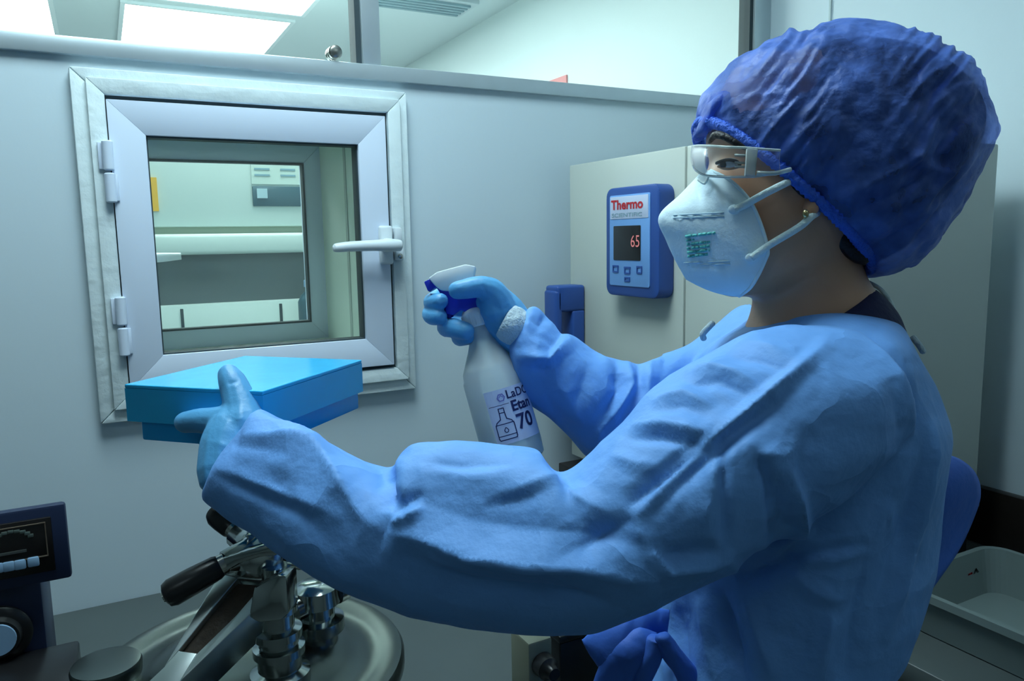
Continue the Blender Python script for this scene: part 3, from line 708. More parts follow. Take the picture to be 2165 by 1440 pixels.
# three-lobed handwheel
hw = thing('handwheel', P(540, 1175, .775), None, None); adopt(hw, au)
hub = P(548, 1160, .785)
lathe('hub', hub-np.array([0, 0, .055]), (0, 0, 1), [(0, .014), (.035, .014), (.036, .026), (.050, .030), (.058, .028), (.062, .018), (.063, 0)], CHROME, hw, 32)
def spoke(p0, p1, r0_, r1_, g0, g1, rg):
    v, f = tube_vf([p0, (np.array(p0)*.6+np.array(p1)*.4), p1], [r0_, (r0_+r1_)/2*.9, r1_], 14)
    mesh('spoke', v, f, CHROME, hw, True)
    d_ = np.array(g1)-np.array(g0); Lg = np.linalg.norm(d_)
    lathe('grip', g0, d_, [(0, 0), (0, rg*.78), (.004, rg*.9), (Lg*.5, rg), (Lg-.008, rg*1.02), (Lg-.002, rg*.85), (Lg, rg*.5), (Lg, 0)], BLACK, hw, 24)
    lathe('grip_screw', np.array(g1), d_, [(-.001, 0), (-.001, rg*.38), (.0015, rg*.36), (.0015, 0)], STEEL, hw, 16)
    lathe('ferrule', np.array(g0)-d_/Lg*.006, d_, [(0, 0), (0, rg*.75), (.006, rg*.8), (.006, 0)], STEEL, hw, 18)
spoke(hub, P(475, 1190, .76), .022, .012, P(466, 1196, .757), P(347, 1262, .735), .0135)
spoke(hub, P(500, 1130, .80), .022, .013, P(493, 1120, .803), P(452, 1082, .82), .0125)
spoke(hub, P(640, 1180, .81), .022, .013, P(650, 1185, .81), P(735, 1215, .82), .0125)
# curved front web of the wheel
slabpx('web', [(462, 1188), (478, 1172), (520, 1158), (585, 1140), (600, 1152), (596, 1168), (560, 1170), (520, 1182), (482, 1205)], .765, .03, CHROME, hw, .004)
# valve behind the column
vb = P(668, 1262, .86)
lathe('valve_body', vb-np.array([0, 0, .07]), (0, 0, 1), [(0, .022), (.03, .022), (.032, .030), (.045, .030), (.047, .02), (.062, .02), (.064, .027), (.082, .025), (.088, .015), (.088, 0)], CHROME, au, 20)
lathe('valve_arm', P(620, 1290, .84), P(690, 1250, .87)-P(620, 1290, .84), [(0, 0), (0, .014), (.05, .016), (.052, .02), (.065, .02), (.065, 0)], mat('dark_chrome', (.20, .20, .18), .2, metal=1), au, 20)
# steel canister, front left
cn = thing('steel_canister', P(225, 1405, .80)-np.array([0, 0, .2]), 'small steel canister with a flat lid beside the steriliser', 'canister')
cp = P(224, 1400, .80)
lathe('canister_body', (cp[0], cp[1], .79), (0, 0, 1), [(0, 0), (0, .030), (.004, .031), (cp[2]-.79-.014, .031)], STEEL, cn, 32)
lathe('lid', (cp[0], cp[1], cp[2]-.016), (0, 0, 1), [(0, .030), (0, .0335), (.012, .0345), (.0155, .033), (.016, .030), (.016, 0)], LIDM, cn, 40)

# ================================================================== CONTROLLER UNIT AT THE LEFT
dv = thing('stirrer_controller', (-.2, 1.08, .79), 'dark navy bench instrument with display panel and round knob, left edge', 'instrument')
pt = on(137, 1065, 1, 1.06); pb = on(148, 1224, 1, 1.06)
hx = pt[0]; zt = pt[2]; zb = pb[2]
box('head', (hx-.27, 1.062, zb), (hx, 1.076, zt), DNAVY, dv, .004)
cxb = on(93, 1300, 1, 1.075)[0]
box('column', (hx-.27, 1.08, .79), (cxb, 1.20, zb+.004), DNAVY, dv, .004)
bp0 = on(165, 1397, 1, 1.02)
box('foot_plate', (hx-.30, .97, .79), (bp0[0], 1.079, bp0[2]), BLACK, dv, .004)
y = 1.0605
e = on(107, 1092, 1, y); e2 = on(113, 1205, 1, y)
box('display_bezel', (hx-.26, y-.002, e2[2]), (e[0], y+.004, e[2]), SCREEN, dv, .001)
bm = bmesh.new(); frame_bm(bm, hx-.25, e[0]-.006, e2[2]+.02, e[2]-.005, .0012, y-.0035, y-.0015, .0002); bm_obj('display_border', bm, mat('bronze_line', (.16, .12, .09), .5), dv)
for i in range(9):
    t = math.radians(20+17.5*i); cx_, cz_ = on(25, 1145, 1, y)[0], on(25, 1145, 1, y)[2]
    p = (cx_+.021*math.cos(t), cz_+.013*math.sin(t))
    box('gauge_mark', (p[0]-.003, y-.004, p[1]-.002), (p[0]+.003, y-.002, p[1]+.002), mat('gauge', (.10, .13, .12), .5), dv, .0005)
gz = on(40, 1165, 1, y); box('readout_line', (gz[0]-.05, y-.0035, gz[2]-.0015), (gz[0]+.008, y-.002, gz[2]+.0015), mat('readout', (.08, .09, .09), .5), dv)
for px, py in ((71, 1186), (43, 1192), (19, 1196), (-5, 1200), (-30, 1204)):
    q = on(px, py, 1, y); box('key', (q[0]-.0062, y-.005, q[2]-.0062), (q[0]+.0062, y-.001, q[2]+.0062), KEYM, dv, .002)
q = on(-5, 1352, 1, 1.06)
lathe('knob', (q[0], 1.079, q[2]), (0, -1, 0), [(0, 0), (0, .034), (.008, .036), (.012, .033), (.014, .026), (.022, .023), (.022, 0)], BLACK, dv, 40)
lathe('knob_face', (q[0], 1.057, q[2]), (0, -1, 0), [(0, .020), (.002, .0195), (.002, 0)], KEYM, dv, 32)

# ================================================================== SMALL THINGS BEHIND THE SLEEVE
sk = thing('socket_box', (.50, .82, .79), 'beige power socket box with a black plug on the worktop below the sleeve', 'socket')
q = on(1117, 1362, 1, .80)
box('housing', (q[0], .80, .79), (q[0]+.036, .85, q[2]), mat('beige', (.22, .23, .17), .5), sk, .004)
lathe('plug', (q[0]+.020, .799, q[2]-.032), (0, -1, 0), [(0, .0), (0, .016), (.016, .015), (.02, .010), (.03, .008), (.03, 0)], BLACK, sk, 20)
bb = thing('black_case', (.58, .86, .79), 'black instrument case on the worktop behind the waist ties', 'case')
q = on(1184, 1345, 1, .83)
box('case_body', (q[0], .83, .79), (q[0]+.16, .94, q[2]-.012), BLACK, bb, .004)
box('case_lid', (q[0]-.002, .828, q[2]-.0115), (q[0]+.162, .942, q[2]), BLACK, bb, .003)
# ================================================================== PERSON
pr = thing('person', (.60, .50, 0), 'person in blue gown, bouffant cap, goggles, white mask and blue gloves', 'person')
# ---- body: head, neck, trunk and arms in one continuous surface
parts = []
parts.append(loft([(1560, 130, 1900, 150, .75, .045), (1520, 190, 1930, 220, .75, .066), (1503, 250, 1930, 290, .75, .073), (1492, 295, 1915, 340, .75, .073), (1500, 340, 1890, 380, .75, .070),
                   (1480, 385, 1870, 430, .75, .068), (1470, 430, 1850, 480, .75, .065), (1462, 480, 1815, 520, .75, .060), (1468, 530, 1790, 545, .75, .054), (1480, 575, 1760, 570, .75, .047), (1500, 608, 1730, 600, .75, .036), (1540, 628, 1690, 620, .75, .02)], 40))
parts.append(loft([(1600, 520, 1815, 470, .755, .048), (1592, 590, 1826, 560, .76, .050), (1590, 640, 1842, 600, .765, .053), (1575, 690, 1880, 650, .77, .062), (1530, 760, 1910, 740, .78, .075), (1500, 820, 1940, 800, .79, .11)], 36))
parts.append(ball(P(1487, 425, .75), [(P(1455, 425, .75)-P(1487, 425, .75))*.9, fw*.016, DN*.024], 14))     # nose under the mask
parts.append(loft([(1500, 830, 1930, 820, .79, .11), (1450, 950, 1950, 930, .79, .13), (1470, 1150, 1880, 1100, .77, .10), (1470, 1350, 1800, 1330, .755, .085), (1450, 1600, 1760, 1600, .755, .08)], 36))
parts.append(chain([(1780, 870, .70, .042), (1500, 1030, .645, .048), (1130, 1200, .635, .040), (820, 1110, .66, .034), (560, 1000, .695, .028)]))
parts.append(chain([(1560, 780, .91, .045), (1380, 850, .92, .042), (1230, 830, .905, .035), (1110, 715, .887, .026)]))
for dx, dd in ((-40, -.05), (40, .055)):
    parts.append(chain([(1610+dx*.6, 1600, .755+dd*.8, .058), (1610+dx, 2200, .755+dd*.8, .052)]))
V, N, F = fuse(parts, .0035, 5)
body = fmesh('body', V, F, SKIN, pr)
# legs below the gown: trousers and shoes
kb = [tuple(P(1570, 2250, .72)[:2]), tuple(P(1650, 2250, .825)[:2])]
for (x, y) in kb:
    v, f = tube_vf([(x, y, .62), (x, y, .40), (x-.005, y, .20), (x-.01, y, .085)], [.085, .08, .072, .068], 24); mesh('trouser_leg', v, f, TROUS, pr, True)
    v1 = ball((x-.05, y+.03, .045), [(-.12, .06, 0), (.022, .04, 0), (0, 0, .042)], 20)
    vs_ = [(a, b, max(c, .004)) for a, b, c in v1[0]]; mesh('shoe', vs_, v1[1], WHITE, pr, True)
# ---- face details
ez = (1538, 347)
v, f = ball(P(ez[0]+2, ez[1], .6905), [fw*.010, RT*.0095, DN*.0052], 20); mesh('eye', v, f, EYEW, pr, True)
v, f = ball(P(ez[0]-9, ez[1], .6855), [fw*.0040, RT*.0032, DN*.0042], 14); mesh('iris', v, f, BLACK, pr, True)
for pts, r in (([(1515, 345, .690), (1525, 341, .683), (1540, 338, .680), (1556, 341, .680), (1566, 349, .681)], .0016), ([(1518, 352, .690), (1530, 356, .684), (1545, 357, .681), (1562, 353, .681)], .0011)):
    a = np.array([P(*q) for q in pts]); tube('eyelid', a, r, HAIR if r > .0012 else SKIN, pr, 8, 4)
a = np.array([P(*q) for q in ((1500, 300, .715), (1512, 286, .697), (1530, 288, .686), (1560, 305, .679), (1580, 316, .678))]); tube('eyebrow', a, [.002, .0035, .0035, .003, .0015], HAIR, pr, 8, 4)
a = np.array([P(*q) for q in ((1716, 425, .686), (1714, 442, .682), (1706, 456, .681))]); tube('ear_lobe', a, [.006, .007, .004], SKIN, pr, 12, 4)
v, f = ball(P(1703, 452, .672), [fw*.003, RT*.003, DN*.004], 10); mesh('earring', v, f, mat('gold', (.6, .5, .25), .3, metal=1), pr, True)
# ---- hair under the cap
cap_st = [(1480, 262, 1832, 572, .75, .071, -16, 10), (1478, 240, 1836, 580, .75, .078, -10, 6), (1488, 205, 1862, 586, .75, .088, -2, 0.1), (1530, 148, 1915, 572, .752, .098), (1600, 100, 1965, 530, .755, .105),
          (1700, 70, 2010, 460, .757, .106), (1800, 68, 2040, 400, .76, .100), (1890, 102, 2056, 345, .762, .082), (1965, 165, 2060, 295, .762, .055), (2015, 215, 2052, 265, .762, .025)]
def shrink(st, kx, dx=0, dy=0):
    out = []
    for s in st:
        cx, cy = (s[0]+s[2])/2, (s[1]+s[3])/2
        out.append((cx+(s[0]-cx)*kx+dx, cy+(s[1]-cy)*kx+dy, cx+(s[2]-cx)*kx+dx, cy+(s[3]-cy)*kx+dy, s[4], s[5]*kx)+tuple(s[6:]))
    return out
hp_ = [loft(shrink(cap_st[1:], .85, -4, 2), 40)]
hp_.append(loft([(1730, 430, 1900, 430, .75, .066), (1745, 480, 1880, 500, .755, .062), (1785, 530, 1870, 545, .76, .045), (1812, 560, 1850, 570, .76, .02)], 24))
V, N, F = fuse(hp_, .003, 4)
q = proj(V); V = V+N*(crumple(V*np.array([1, 1, .5]), 240, .0010, 5))[:, None]
hair = fmesh('hair', V, F, HAIR, pr)
v, f = ball(P(1686, 392, .6885), [fw*.006, (RT*.8-DN*.6)*.008, (DN*.8+RT*.6)*.020], 14); mesh('sideburn', v, f, HAIR, hair, True)
v, f = ball(P(1785, 505, .712), [fw*.010, (RT*.8-DN*.6)*.011, (DN*.75+RT*.66)*.032], 14); mesh('nape_hair', v, f, HAIR, hair, True)
# ---- cap with pleats
V, N, F = fuse([loft(cap_st, 64, 5)], .0022, 3)
q = proj(V)
# pleats run up and back from the brim; crisp small folds over the crown
dirv = np.array([.62, -.78]); perp = np.array([.78, .62])
s1 = q[:, :2]@perp; s2 = q[:, :2]@dirv
brim_d = ((q[:, 0]-1478)*(572-262)-(q[:, 1]-262)*(1832-1478))/math.hypot(310, 354)     # px beyond the opening line
rng = np.random.RandomState(4)
pl = np.zeros(len(V))
for kf, am in ((.05, 1), (.085, .8), (.14, .6), (.24, .5), (.34, .35)):
    ph = tri(s2*.016+rng.rand()*6)*1.5+tri(s2*.035+s1*.017+rng.rand()*6)*.8
    env = np.clip(.35+.8*np.sin(s1*.015+s2*.012+rng.rand()*6), 0, 1)
    pl += am*env*tri(s1*kf+ph)
fade = np.clip((brim_d+5)/60, .25, 1)
V = V+N*(pl*.0021*fade)[:, None]+N*(crumple(V, 60, .003, 12)+crumple(V, 130, .0020, 13)+crumple(V, 260, .0008, 14))[:, None]
rad = crease_field(q[:, :2], [([(1880, 300), (1960, 350), (2040, 380)], 9, .004), ([(1760, 470), (1850, 430), (1960, 380), (2045, 300)], 8, -.005), ([(1740, 440), (1830, 395), (1930, 340), (2020, 270)], 8, .004),
     ([(1500, 240), (1560, 190), (1650, 120), (1760, 85)], 10, .003), ([(1830, 540), (1900, 500), (1980, 440)], 10, -.005), ([(1500, 250), (1600, 200), (1700, 200)], 6, .003)])
V = V+N*rad[:, None]
cap = fmesh('bouffant_cap', V, F, CAPM, pr)
# elastic brim: gathered band following the opening on the near side and round
br = []
for j in range(64):
    s_ = cap_st[0]; ring = oval((s_[0]-2, s_[1]), (s_[2], s_[3]), s_[4], s_[5]+.001, (s_[6], s_[7]), 64); break
ring = np.array(ring+[ring[0]])
rr = [.0052+.0009*math.sin(j*2.9) for j in range(len(spline(ring, 4)))]
v, f = tube_vf(spline(ring, 4), rr, 12); b_ = mesh('elastic_band', v, f, BRIM, cap, True)
for j in range(0, 256, 3):
    pass
# little gathered frill at the forehead
V, N, F = fuse([loft([(1466, 292, 1492, 290, .745, .018), (1472, 262, 1500, 268, .745, .026), (1484, 225, 1520, 250, .745, .034), (1510, 200, 1540, 230, .745, .03)], 24)], .002, 2)
V = V+N*crumple(V, 200, .0016, 3)[:, None]; fmesh('frill', V, F, CAPM, cap)
# ---- mask
def bez(pts, t):
    s = spline(np.array(pts, float), 12); x = t*(len(s)-1); i = min(int(x), len(s)-2); return s[i]+(s[i+1]-s[i])*(x-i)
fold = [(1484, 366), (1440, 412), (1393, 458), (1408, 505), (1428, 548), (1452, 590)]
edge = [(1503, 361), (1548, 385), (1592, 436), (1622, 520), (1617, 552), (1590, 604), (1563, 626)]
nu, nv = 28, 40
def mask_side(sgn):
    V = []; 
    for j in range(nv+1):
        t = j/nv; a = bez(fold, t); b = bez(edge, t)
        for i in range(nu+1):
            s_ = i/nu; x, y = a[0]+(b[0]-a[0])*s_, a[1]+(b[1]-a[1])*s_
            dep = .012*0+.058*math.sin(min(1, s_*1.02)*math.pi/2)**.8*(1-.25*abs(2*t-1)**3)
            dep = dep*(.55+.45*math.sin(math.pi*min(max(t, .0), 1))**.5)
            yy = y
            # bottom edge sweep
            if t > .9: yy = y+(t-.9)*10*8*math.sin(math.pi*s_)
            seam = 0
            V.append((x, yy, .745-sgn*dep, s_, t))
    return V
MS = mask_side(1)
def mask_pt(x, y): # depth of the near mask half at a pixel
    a = min(MS, key=lambda m_: (m_[0]-x)**2+(m_[1]-y)**2); return a[2]
Vm = []; Fm = []
for sgn in (1, -1):
    base = len(Vm)
    for x, y, d, s_, t in mask_side(sgn):
        p = P(x, y, d)
        if sgn == 1:
            for yl, x0_, x1_, am in ((457, 1415, 1535, .0014), (559, 1440, 1545, .0014)):
                if x0_ < x < x1_: p = p + fw*am*math.exp(-((y-yl)/5)**2)
            # nose pinch folds
            k_ = math.exp(-((x-(1478+(y-380)*.12))/8)**2)*max(0, 1-abs(y-405)/45); p = p+fw*.006*k_
            k_ = math.exp(-((x-(1500+(y-380)*.45))/8)**2)*max(0, 1-abs(y-405)/45); p = p-fw*.004*k_
        if sgn == -1: p = P(x, y-14*max(0, t-.55)/.45*min(1, s_*4), .745)+fw*(d-.745)      # far half mirrored behind the face
        Vm.append(tuple(p))
    for j in range(nv):
        for i in range(nu):
            q_ = base+j*(nu+1)+i; Fm.append((q_, q_+1, q_+nu+2, q_+nu+1) if sgn == 1 else (q_, q_+nu+1, q_+nu+2, q_+1))
mk = mesh('face_mask', Vm, Fm, MASKM, pr, True)
bm = bmesh.new(); bm.from_mesh(mk.data); bmesh.ops.remove_doubles(bm, verts=bm.verts, dist=1e-4); bm.to_mesh(mk.data); bm.free()
so = mk.modifiers.new('s', 'SOLIDIFY'); so.thickness = .0014
sb = mk.modifiers.new('b', 'SUBSURF'); sb.levels = 1; sb.render_levels = 1
# welded rim of the mask, stitch lines, print, loops
rim = [P(x, y, mask_pt(x, y)-.0012) for x, y in [bez(edge, t) for t in np.linspace(0, 1, 22)]]
tube('rim_weld', rim, .0017, MASKM, mk, 8, 2)
SEAM = mat('mask_seam', (.42, .58, .68), .8)
for y0_, x0_, x1_, sl in ((455, 1423, 1531, -.05), (461, 1423, 1531, -.03), (556, 1446, 1544, -.04), (561, 1452, 1544, -.03)):
    tube('stitch_line', [P(x, y0_+(x-x0_)*sl, mask_pt(x, y0_)-.0016) for x in np.linspace(x0_, x1_, 10)], .0006, SEAM, mk, 6, 1)
rng = np.random.RandomState(8)
for r_ in range(6):
    yy = 500+r_*8.6; x = 1450+r_*1.0; xe = (1512, 1468, 1505, 1500, 1500, 1497)[r_]; th_ = .0014 if r_ != 1 else .001
    while x < xe:
        ln = rng.uniform(5, 12); a_, b_ = x, min(x+ln, xe); sl = -.12
        tube('printed_text', [P(xx, yy+(xx-1450)*sl, mask_pt(xx, yy)-.0026) for xx in (a_, b_)], th_, TEAL, mk, 5, 1); x += ln+rng.uniform(1.5, 3)
for pts in ([(1552, 443, None), (1575, 433, None), (1620, 408, .678), (1668, 384, .679), (1684, 376, .692)], [(1588, 546, None), (1610, 530, None), (1632, 515, .683), (1690, 480, .676), (1714, 459, .677), (1728, 450, .690)]):
    pp = [P(x, y, (mask_pt(x, y)-.003) if d is None else d) for x, y, d in pts]
    v, f = tube_vf(spline(pp, 5), .0034, 10); mesh('ear_loop', v, f, ELAST, mk, True)
    v, f = ball(pp[0], [fw*.0015, RT*.0055, DN*.0045], 12); mesh('loop_weld', v, f, MASKM, mk, True)
# ---- goggles: wraparound clear shield
gp = [(1650, .668, 318, 366), (1622, .669, 316, 369), (1598, .672, 314, 373), (1570, .675, 312, 374), (1540, .680, 311, 374), (1510, .692, 309, 373), (1488, .708, 308, 370), (1474, .725, 308, 362), (1467, .742, 309, 352), (1466, .76, 310, 350), (1470, .785, 312, 356), (1482, .815, 315, 362)]
A = spline(np.array(gp, float), 5); V = []; F = []; nr = 9
for i, (x, d, y0_, y1_) in enumerate(A):
    for j in range(nr):
        t = j/(nr-1); V.append(P(x-3*math.sin(math.pi*t), y0_+(y1_-y0_)*t, d-.002*math.sin(math.pi*t)))
for i in range(len(A)-1):
    for j in range(nr-1): F.append((i*nr+j, i*nr+j+1, (i+1)*nr+j+1, (i+1)*nr+j))
gg = mesh('safety_goggles', V, F, LENS, pr, True); so = gg.modifiers.new('s', 'SOLIDIFY'); so.thickness = .0016
CLR = thin('clear_frame', (.85, .95, .95), .45, .15, .4)
for t_ in (0, 1):
    pts = [P(a_[0], a_[2+t_], a_[1]-.001) for a_ in A]; v, f = tube_vf(pts, .0011, 8); mesh('lens_rim', v, f, CLR, gg, True)
prism_pts = [(1578, 314), (1602, 316), (1596, 372), (1574, 372)]
slabpx('hinge_bar', prism_pts, .6705, .004, CLR, gg, .001)
for yy in (328, 344, 352): tube('vent_ridge', [P(1553, yy, .6745), P(1576, yy+1, .672)], .0012, CLR, gg, 8, 1)
tube('nose_clip', [P(1476, 380, .708), P(1490, 388, .703), P(1498, 372, .70)], .0012, CLR, gg, 8, 4)
tube('temple', [P(1600, 366, .669), P(1640, 366, .667), P(1672, 358, .668)], .002, CLR, gg, 8, 3)
# ---- scrub collar and gown tie cord
v, f = loft([(1596, 748, 1838, 601, .768, .064), (1590, 770, 1858, 611, .77, .074), (1570, 800, 1893, 648, .776, .090), (1560, 830, 1912, 690, .785, .11), (1550, 900, 1945, 780, .79, .135)], 40)
mesh('scrub_collar', v, f, NAVYC, pr, True)
tube('neck_cord', [P(*q_) for q_ in ((1838, 598, .755), (1862, 612, .745), (1883, 640, .742), (1893, 668, .745), (1893, 690, .75))], .0022, ELAST, pr, 8, 5)
# ---- gown
parts = []
parts.append(loft([(545, 859, 440, 1040, .70, .030), (575, 870, 432, 1062, .697, .044), (640, 903, 470, 1098, .69, .052), (735, 955, 590, 1170, .675, .058), (822, 984, 715, 1232, .66, .062), (846, 955, 840, 1294, .65, .066), (880, 935, 900, 1312, .643, .067), (950, 931, 970, 1330, .64, .068), (1060, 933, 1080, 1342, .63, .070),
                   (1142, 941, 1200, 1343, .62, .072), (1188, 992, 1320, 1316, .615, .075), (1290, 912, 1440, 1262, .615, .080), (1400, 815, 1570, 1200, .625, .085), (1520, 735, 1690, 1120, .64, .09), (1640, 682, 1790, 1040, .66, .095), (1760, 690, 1880, 960, .69, .09)], 48, 5))
parts.append(loft([(1594, 668, 1880, 676, .775, .075), (1560, 690, 1915, 700, .785, .12), (1492, 735, 1950, 760, .79, .16), (1440, 830, 1990, 830, .80, .18), (1405, 930, 2014, 890, .80, .185), (1390, 1040, 2003, 985, .80, .175), (1385, 1150, 1982, 1090, .80, .165), (1390, 1260, 1948, 1200, .80, .16), (1385, 1350, 1905, 1310, .79, .15), (1370, 1450, 1850, 1440, .78, .145), (1345, 1700, 1850, 1700, .77, .145), (1330, 2050, 1870, 2050, .77, .15), (1320, 2330, 1890, 2330, .77, .155)], 56, 5))
parts.append(loft([(1116, 676, 1084, 736, .885, .030), (1124, 655, 1084, 752, .885, .036), (1140, 665, 1086, 790, .888, .043), (1178, 712, 1103, 830, .89, .046), (1208, 714, 1128, 858, .893, .050), (1262, 745, 1170, 897, .90, .053), (1312, 758, 1210, 935, .91, .058), (1350, 765, 1245, 962, .915, .060), (1405, 745, 1300, 985, .92, .064), (1480, 712, 1400, 960, .93, .07), (1545, 668, 1530, 900, .92, .08), (1592, 640, 1600, 860, .90, .08)], 40, 5))
V, N, F = fuse(parts, .003, 5)
q = proj(V); px = q[:, :2]; face = np.clip(-(N@fw)*3, 0, 1)
near = q[:, 2] < .80
nearmask = (near*face)
CR = [ # (line, width px, height m)
 ([(503, 917), (600, 935), (653, 959), (711, 1025), (782, 1104), (819, 1121)], 38, .026), ([(480, 935), (560, 950), (640, 985)], 10, -.004), ([(1000-555, 985), (560, 1030), (640, 1063), (740, 1105)], 12, .006), ([(450, 1003), (560, 1048), (700, 1105)], 9, -.005),
 ([(826, 975), (822, 1030), (828, 1085)], 13, -.016), ([(845, 960), (838, 1010), (832, 1060)], 16, .008),
 ([(819, 1121), (900, 1140), (1002, 1171), (1127, 1190), (1220, 1192), (1320, 1217), (1400, 1225)], 30, .024), ([(840, 1165), (1000, 1222), (1127, 1245), (1300, 1270)], 26, -.012),
 ([(832, 1110), (866, 1092), (900, 1075)], 9, .008), ([(832, 1090), (870, 1060), (900, 1045)], 9, -.006), ([(1170, 1185), (1260, 1140), (1340, 1095)], 24, -.008),
 ([(877, 978), (960, 990), (1110, 982)], 12, -.005), ([(870, 1000), (1000, 1010), (1150, 990)], 20, .004), ([(1027, 1059), (1100, 1035), (1168, 1009), (1218, 1055), (1320, 1096)], 16, .007), ([(1020, 1075), (1100, 1055), (1170, 1030)], 10, -.005),
 ([(861, 1138), (861, 1238)], 10, -.004), ([(1160, 945), (1190, 992), (1215, 1040)], 12, -.008), ([(880, 1145), (930, 1180), (1010, 1200)], 10, .004), ([(560, 890), (660, 920), (760, 975), (820, 1000)], 10, .004), ([(470, 1060), (600, 1135), (720, 1200), (850, 1260)], 24, .004),
 # upper arm
 ([(1759, 711), (1671, 798), (1607, 851), (1526, 915), (1427, 1002), (1333, 1102)], 11, .012), ([(1640, 845), (1590, 885), (1462, 968), (1380, 1030), (1318, 1075)], 15, -.014), ([(1590, 905), (1500, 975), (1420, 1045), (1370, 1090)], 10, -.006),
 ([(1420, 795), (1500, 780), (1560, 795), (1602, 818)], 12, .008), ([(1440, 815), (1520, 805), (1590, 840)], 10, -.006), ([(1380, 850), (1450, 835), (1510, 862)], 12, .007), ([(1370, 870), (1440, 858), (1510, 880)], 9, -.005), ([(1330, 900), (1400, 900), (1508, 917)], 12, .008), ([(1310, 925), (1400, 925), (1490, 940)], 9, -.006), ([(1290, 960), (1350, 985), (1390, 975)], 10, .005), ([(1500, 730), (1580, 725), (1690, 750)], 14, .006),
 ([(1520, 750), (1600, 760), (1680, 790)], 10, -.005),
 ([(1333, 1102), (1370, 1150), (1415, 1208), (1470, 1195), (1532, 1183), (1561, 1212)], 12, .009), ([(1350, 1135), (1410, 1180), (1470, 1165), (1530, 1165)], 12, -.008), ([(1300, 1100), (1250, 1150), (1200, 1200)], 14, -.004),
 ([(1529, 920), (1530, 1040), (1529, 1165)], 8, -.008), ([(1515, 930), (1500, 1050), (1480, 1150)], 20, .006), ([(1584, 921), (1625, 1032), (1637, 1148)], 8, -.008), ([(1560, 900), (1600, 960), (1650, 965), (1720, 930)], 14, .006),
 # side and back
 ([(1660, 973), (1680, 1050), (1695, 1119), (1640, 1175), (1615, 1190)], 13, .012), ([(1640, 1000), (1655, 1100), (1620, 1160)], 16, -.009), ([(1720, 900), (1690, 960), (1690, 1040)], 22, -.008), ([(1560, 1218), (1640, 1195), (1700, 1130)], 20, -.014), ([(1677, 1183), (1760, 1178), (1841, 1164)], 9, .007), ([(1670, 1175), (1760, 1166), (1840, 1150)], 9, -.006), ([(1667, 1200), (1720, 1250), (1790, 1275)], 12, .006),
 ([(1975, 880), (1975, 960), (1945, 1101), (1900, 1240), (1858, 1358)], 9, .010), ([(1955, 900), (1950, 980), (1915, 1110), (1870, 1230), (1830, 1350)], 14, -.008), ([(1880, 800), (1905, 900), (1900, 960)], 16, -.005), ([(1850, 1150), (1880, 1080), (1900, 1150), (1870, 1300)], 12, .004),
 ([(1600, 1000), (1760, 990), (1880, 930)], 24, .003), ([(1850, 700), (1900, 760), (1940, 830)], 16, .005), ([(1500, 1150), (1500, 1165)], 8, 0),
 # lower front drape
 ([(1400, 1290), (1410, 1440)], 9, .010), ([(1440, 1280), (1450, 1450)], 11, -.010), ([(1480, 1260), (1510, 1440)], 10, .008), ([(1530, 1240), (1580, 1450)], 11, -.012), ([(1570, 1230), (1640, 1440)], 14, .008), ([(1760, 1280), (1730, 1440)], 20, .008), ([(1840, 1150), (1800, 1300), (1790, 1450)], 18, -.008)]
h = crease_field(px, CR)*nearmask
CF = [([(1112, 662), (1140, 690), (1150, 660)], 7, -.008), ([(1108, 690), (1150, 720), (1195, 760)], 10, -.005), ([(1100, 745), (1160, 765), (1210, 718)], 8, .012), ([(1105, 775), (1150, 780), (1180, 760)], 8, -.008), ([(1210, 716), (1260, 745), (1310, 800)], 12, .006), ([(1240, 770), (1225, 830), (1210, 870)], 11, -.007),
 ([(1300, 762), (1300, 830), (1262, 905)], 10, -.010), ([(1318, 765), (1335, 820), (1270, 900), (1262, 930)], 9, .010), ([(1350, 760), (1345, 830), (1300, 900)], 9, -.008), ([(1170, 800), (1200, 840), (1240, 900)], 14, .006), ([(1385, 750), (1370, 830), (1330, 900)], 10, .008), ([(1500, 710), (1440, 790), (1380, 870)], 10, -.007), ([(1530, 700), (1470, 780), (1400, 850)], 10, .006), ([(1140, 700), (1130, 760), (1105, 800)], 12, .005)]
h += crease_field(px, CF)*(~near)*face
h += crumple(V, 22, .0085, 21, 6)+crumple(V, 52, .0028, 22, 6)
far_arm = (px[:, 0] < 1400) & (~near); h += far_arm*crumple(V, 40, .012, 31, 5)
# long hanging folds below the frame
low = np.clip((1.02-V[:, 2])/.25, 0, 1); ang = np.arctan2(V[:, 1]-.5, V[:, 0]-.62); h += low*.010*np.sin(ang*11+V[:, 2]*3)
V = V+N*h[:, None]
gown = fmesh('gown', V, F, GOWN, pr)
# neckline binding, far shoulder tie tag
tube('neck_binding', [P(*q_) for q_ in ((1488, 716, .775), (1486, 706, .77), (1500, 690, .77), (1506, 684, .775))], .0032, KNIT, gown, 8, 4)
tube('neck_binding', [P(*q_) for q_ in ((1828, 672, .735), (1848, 668, .728), (1872, 676, .73), (1902, 684, .74))], .003, KNIT, gown, 8, 4)
tube('neck_binding', [P(*q_) for q_ in ((1928, 712, .75), (1942, 728, .75), (1952, 744, .755))], .003, KNIT, gown, 8, 4)
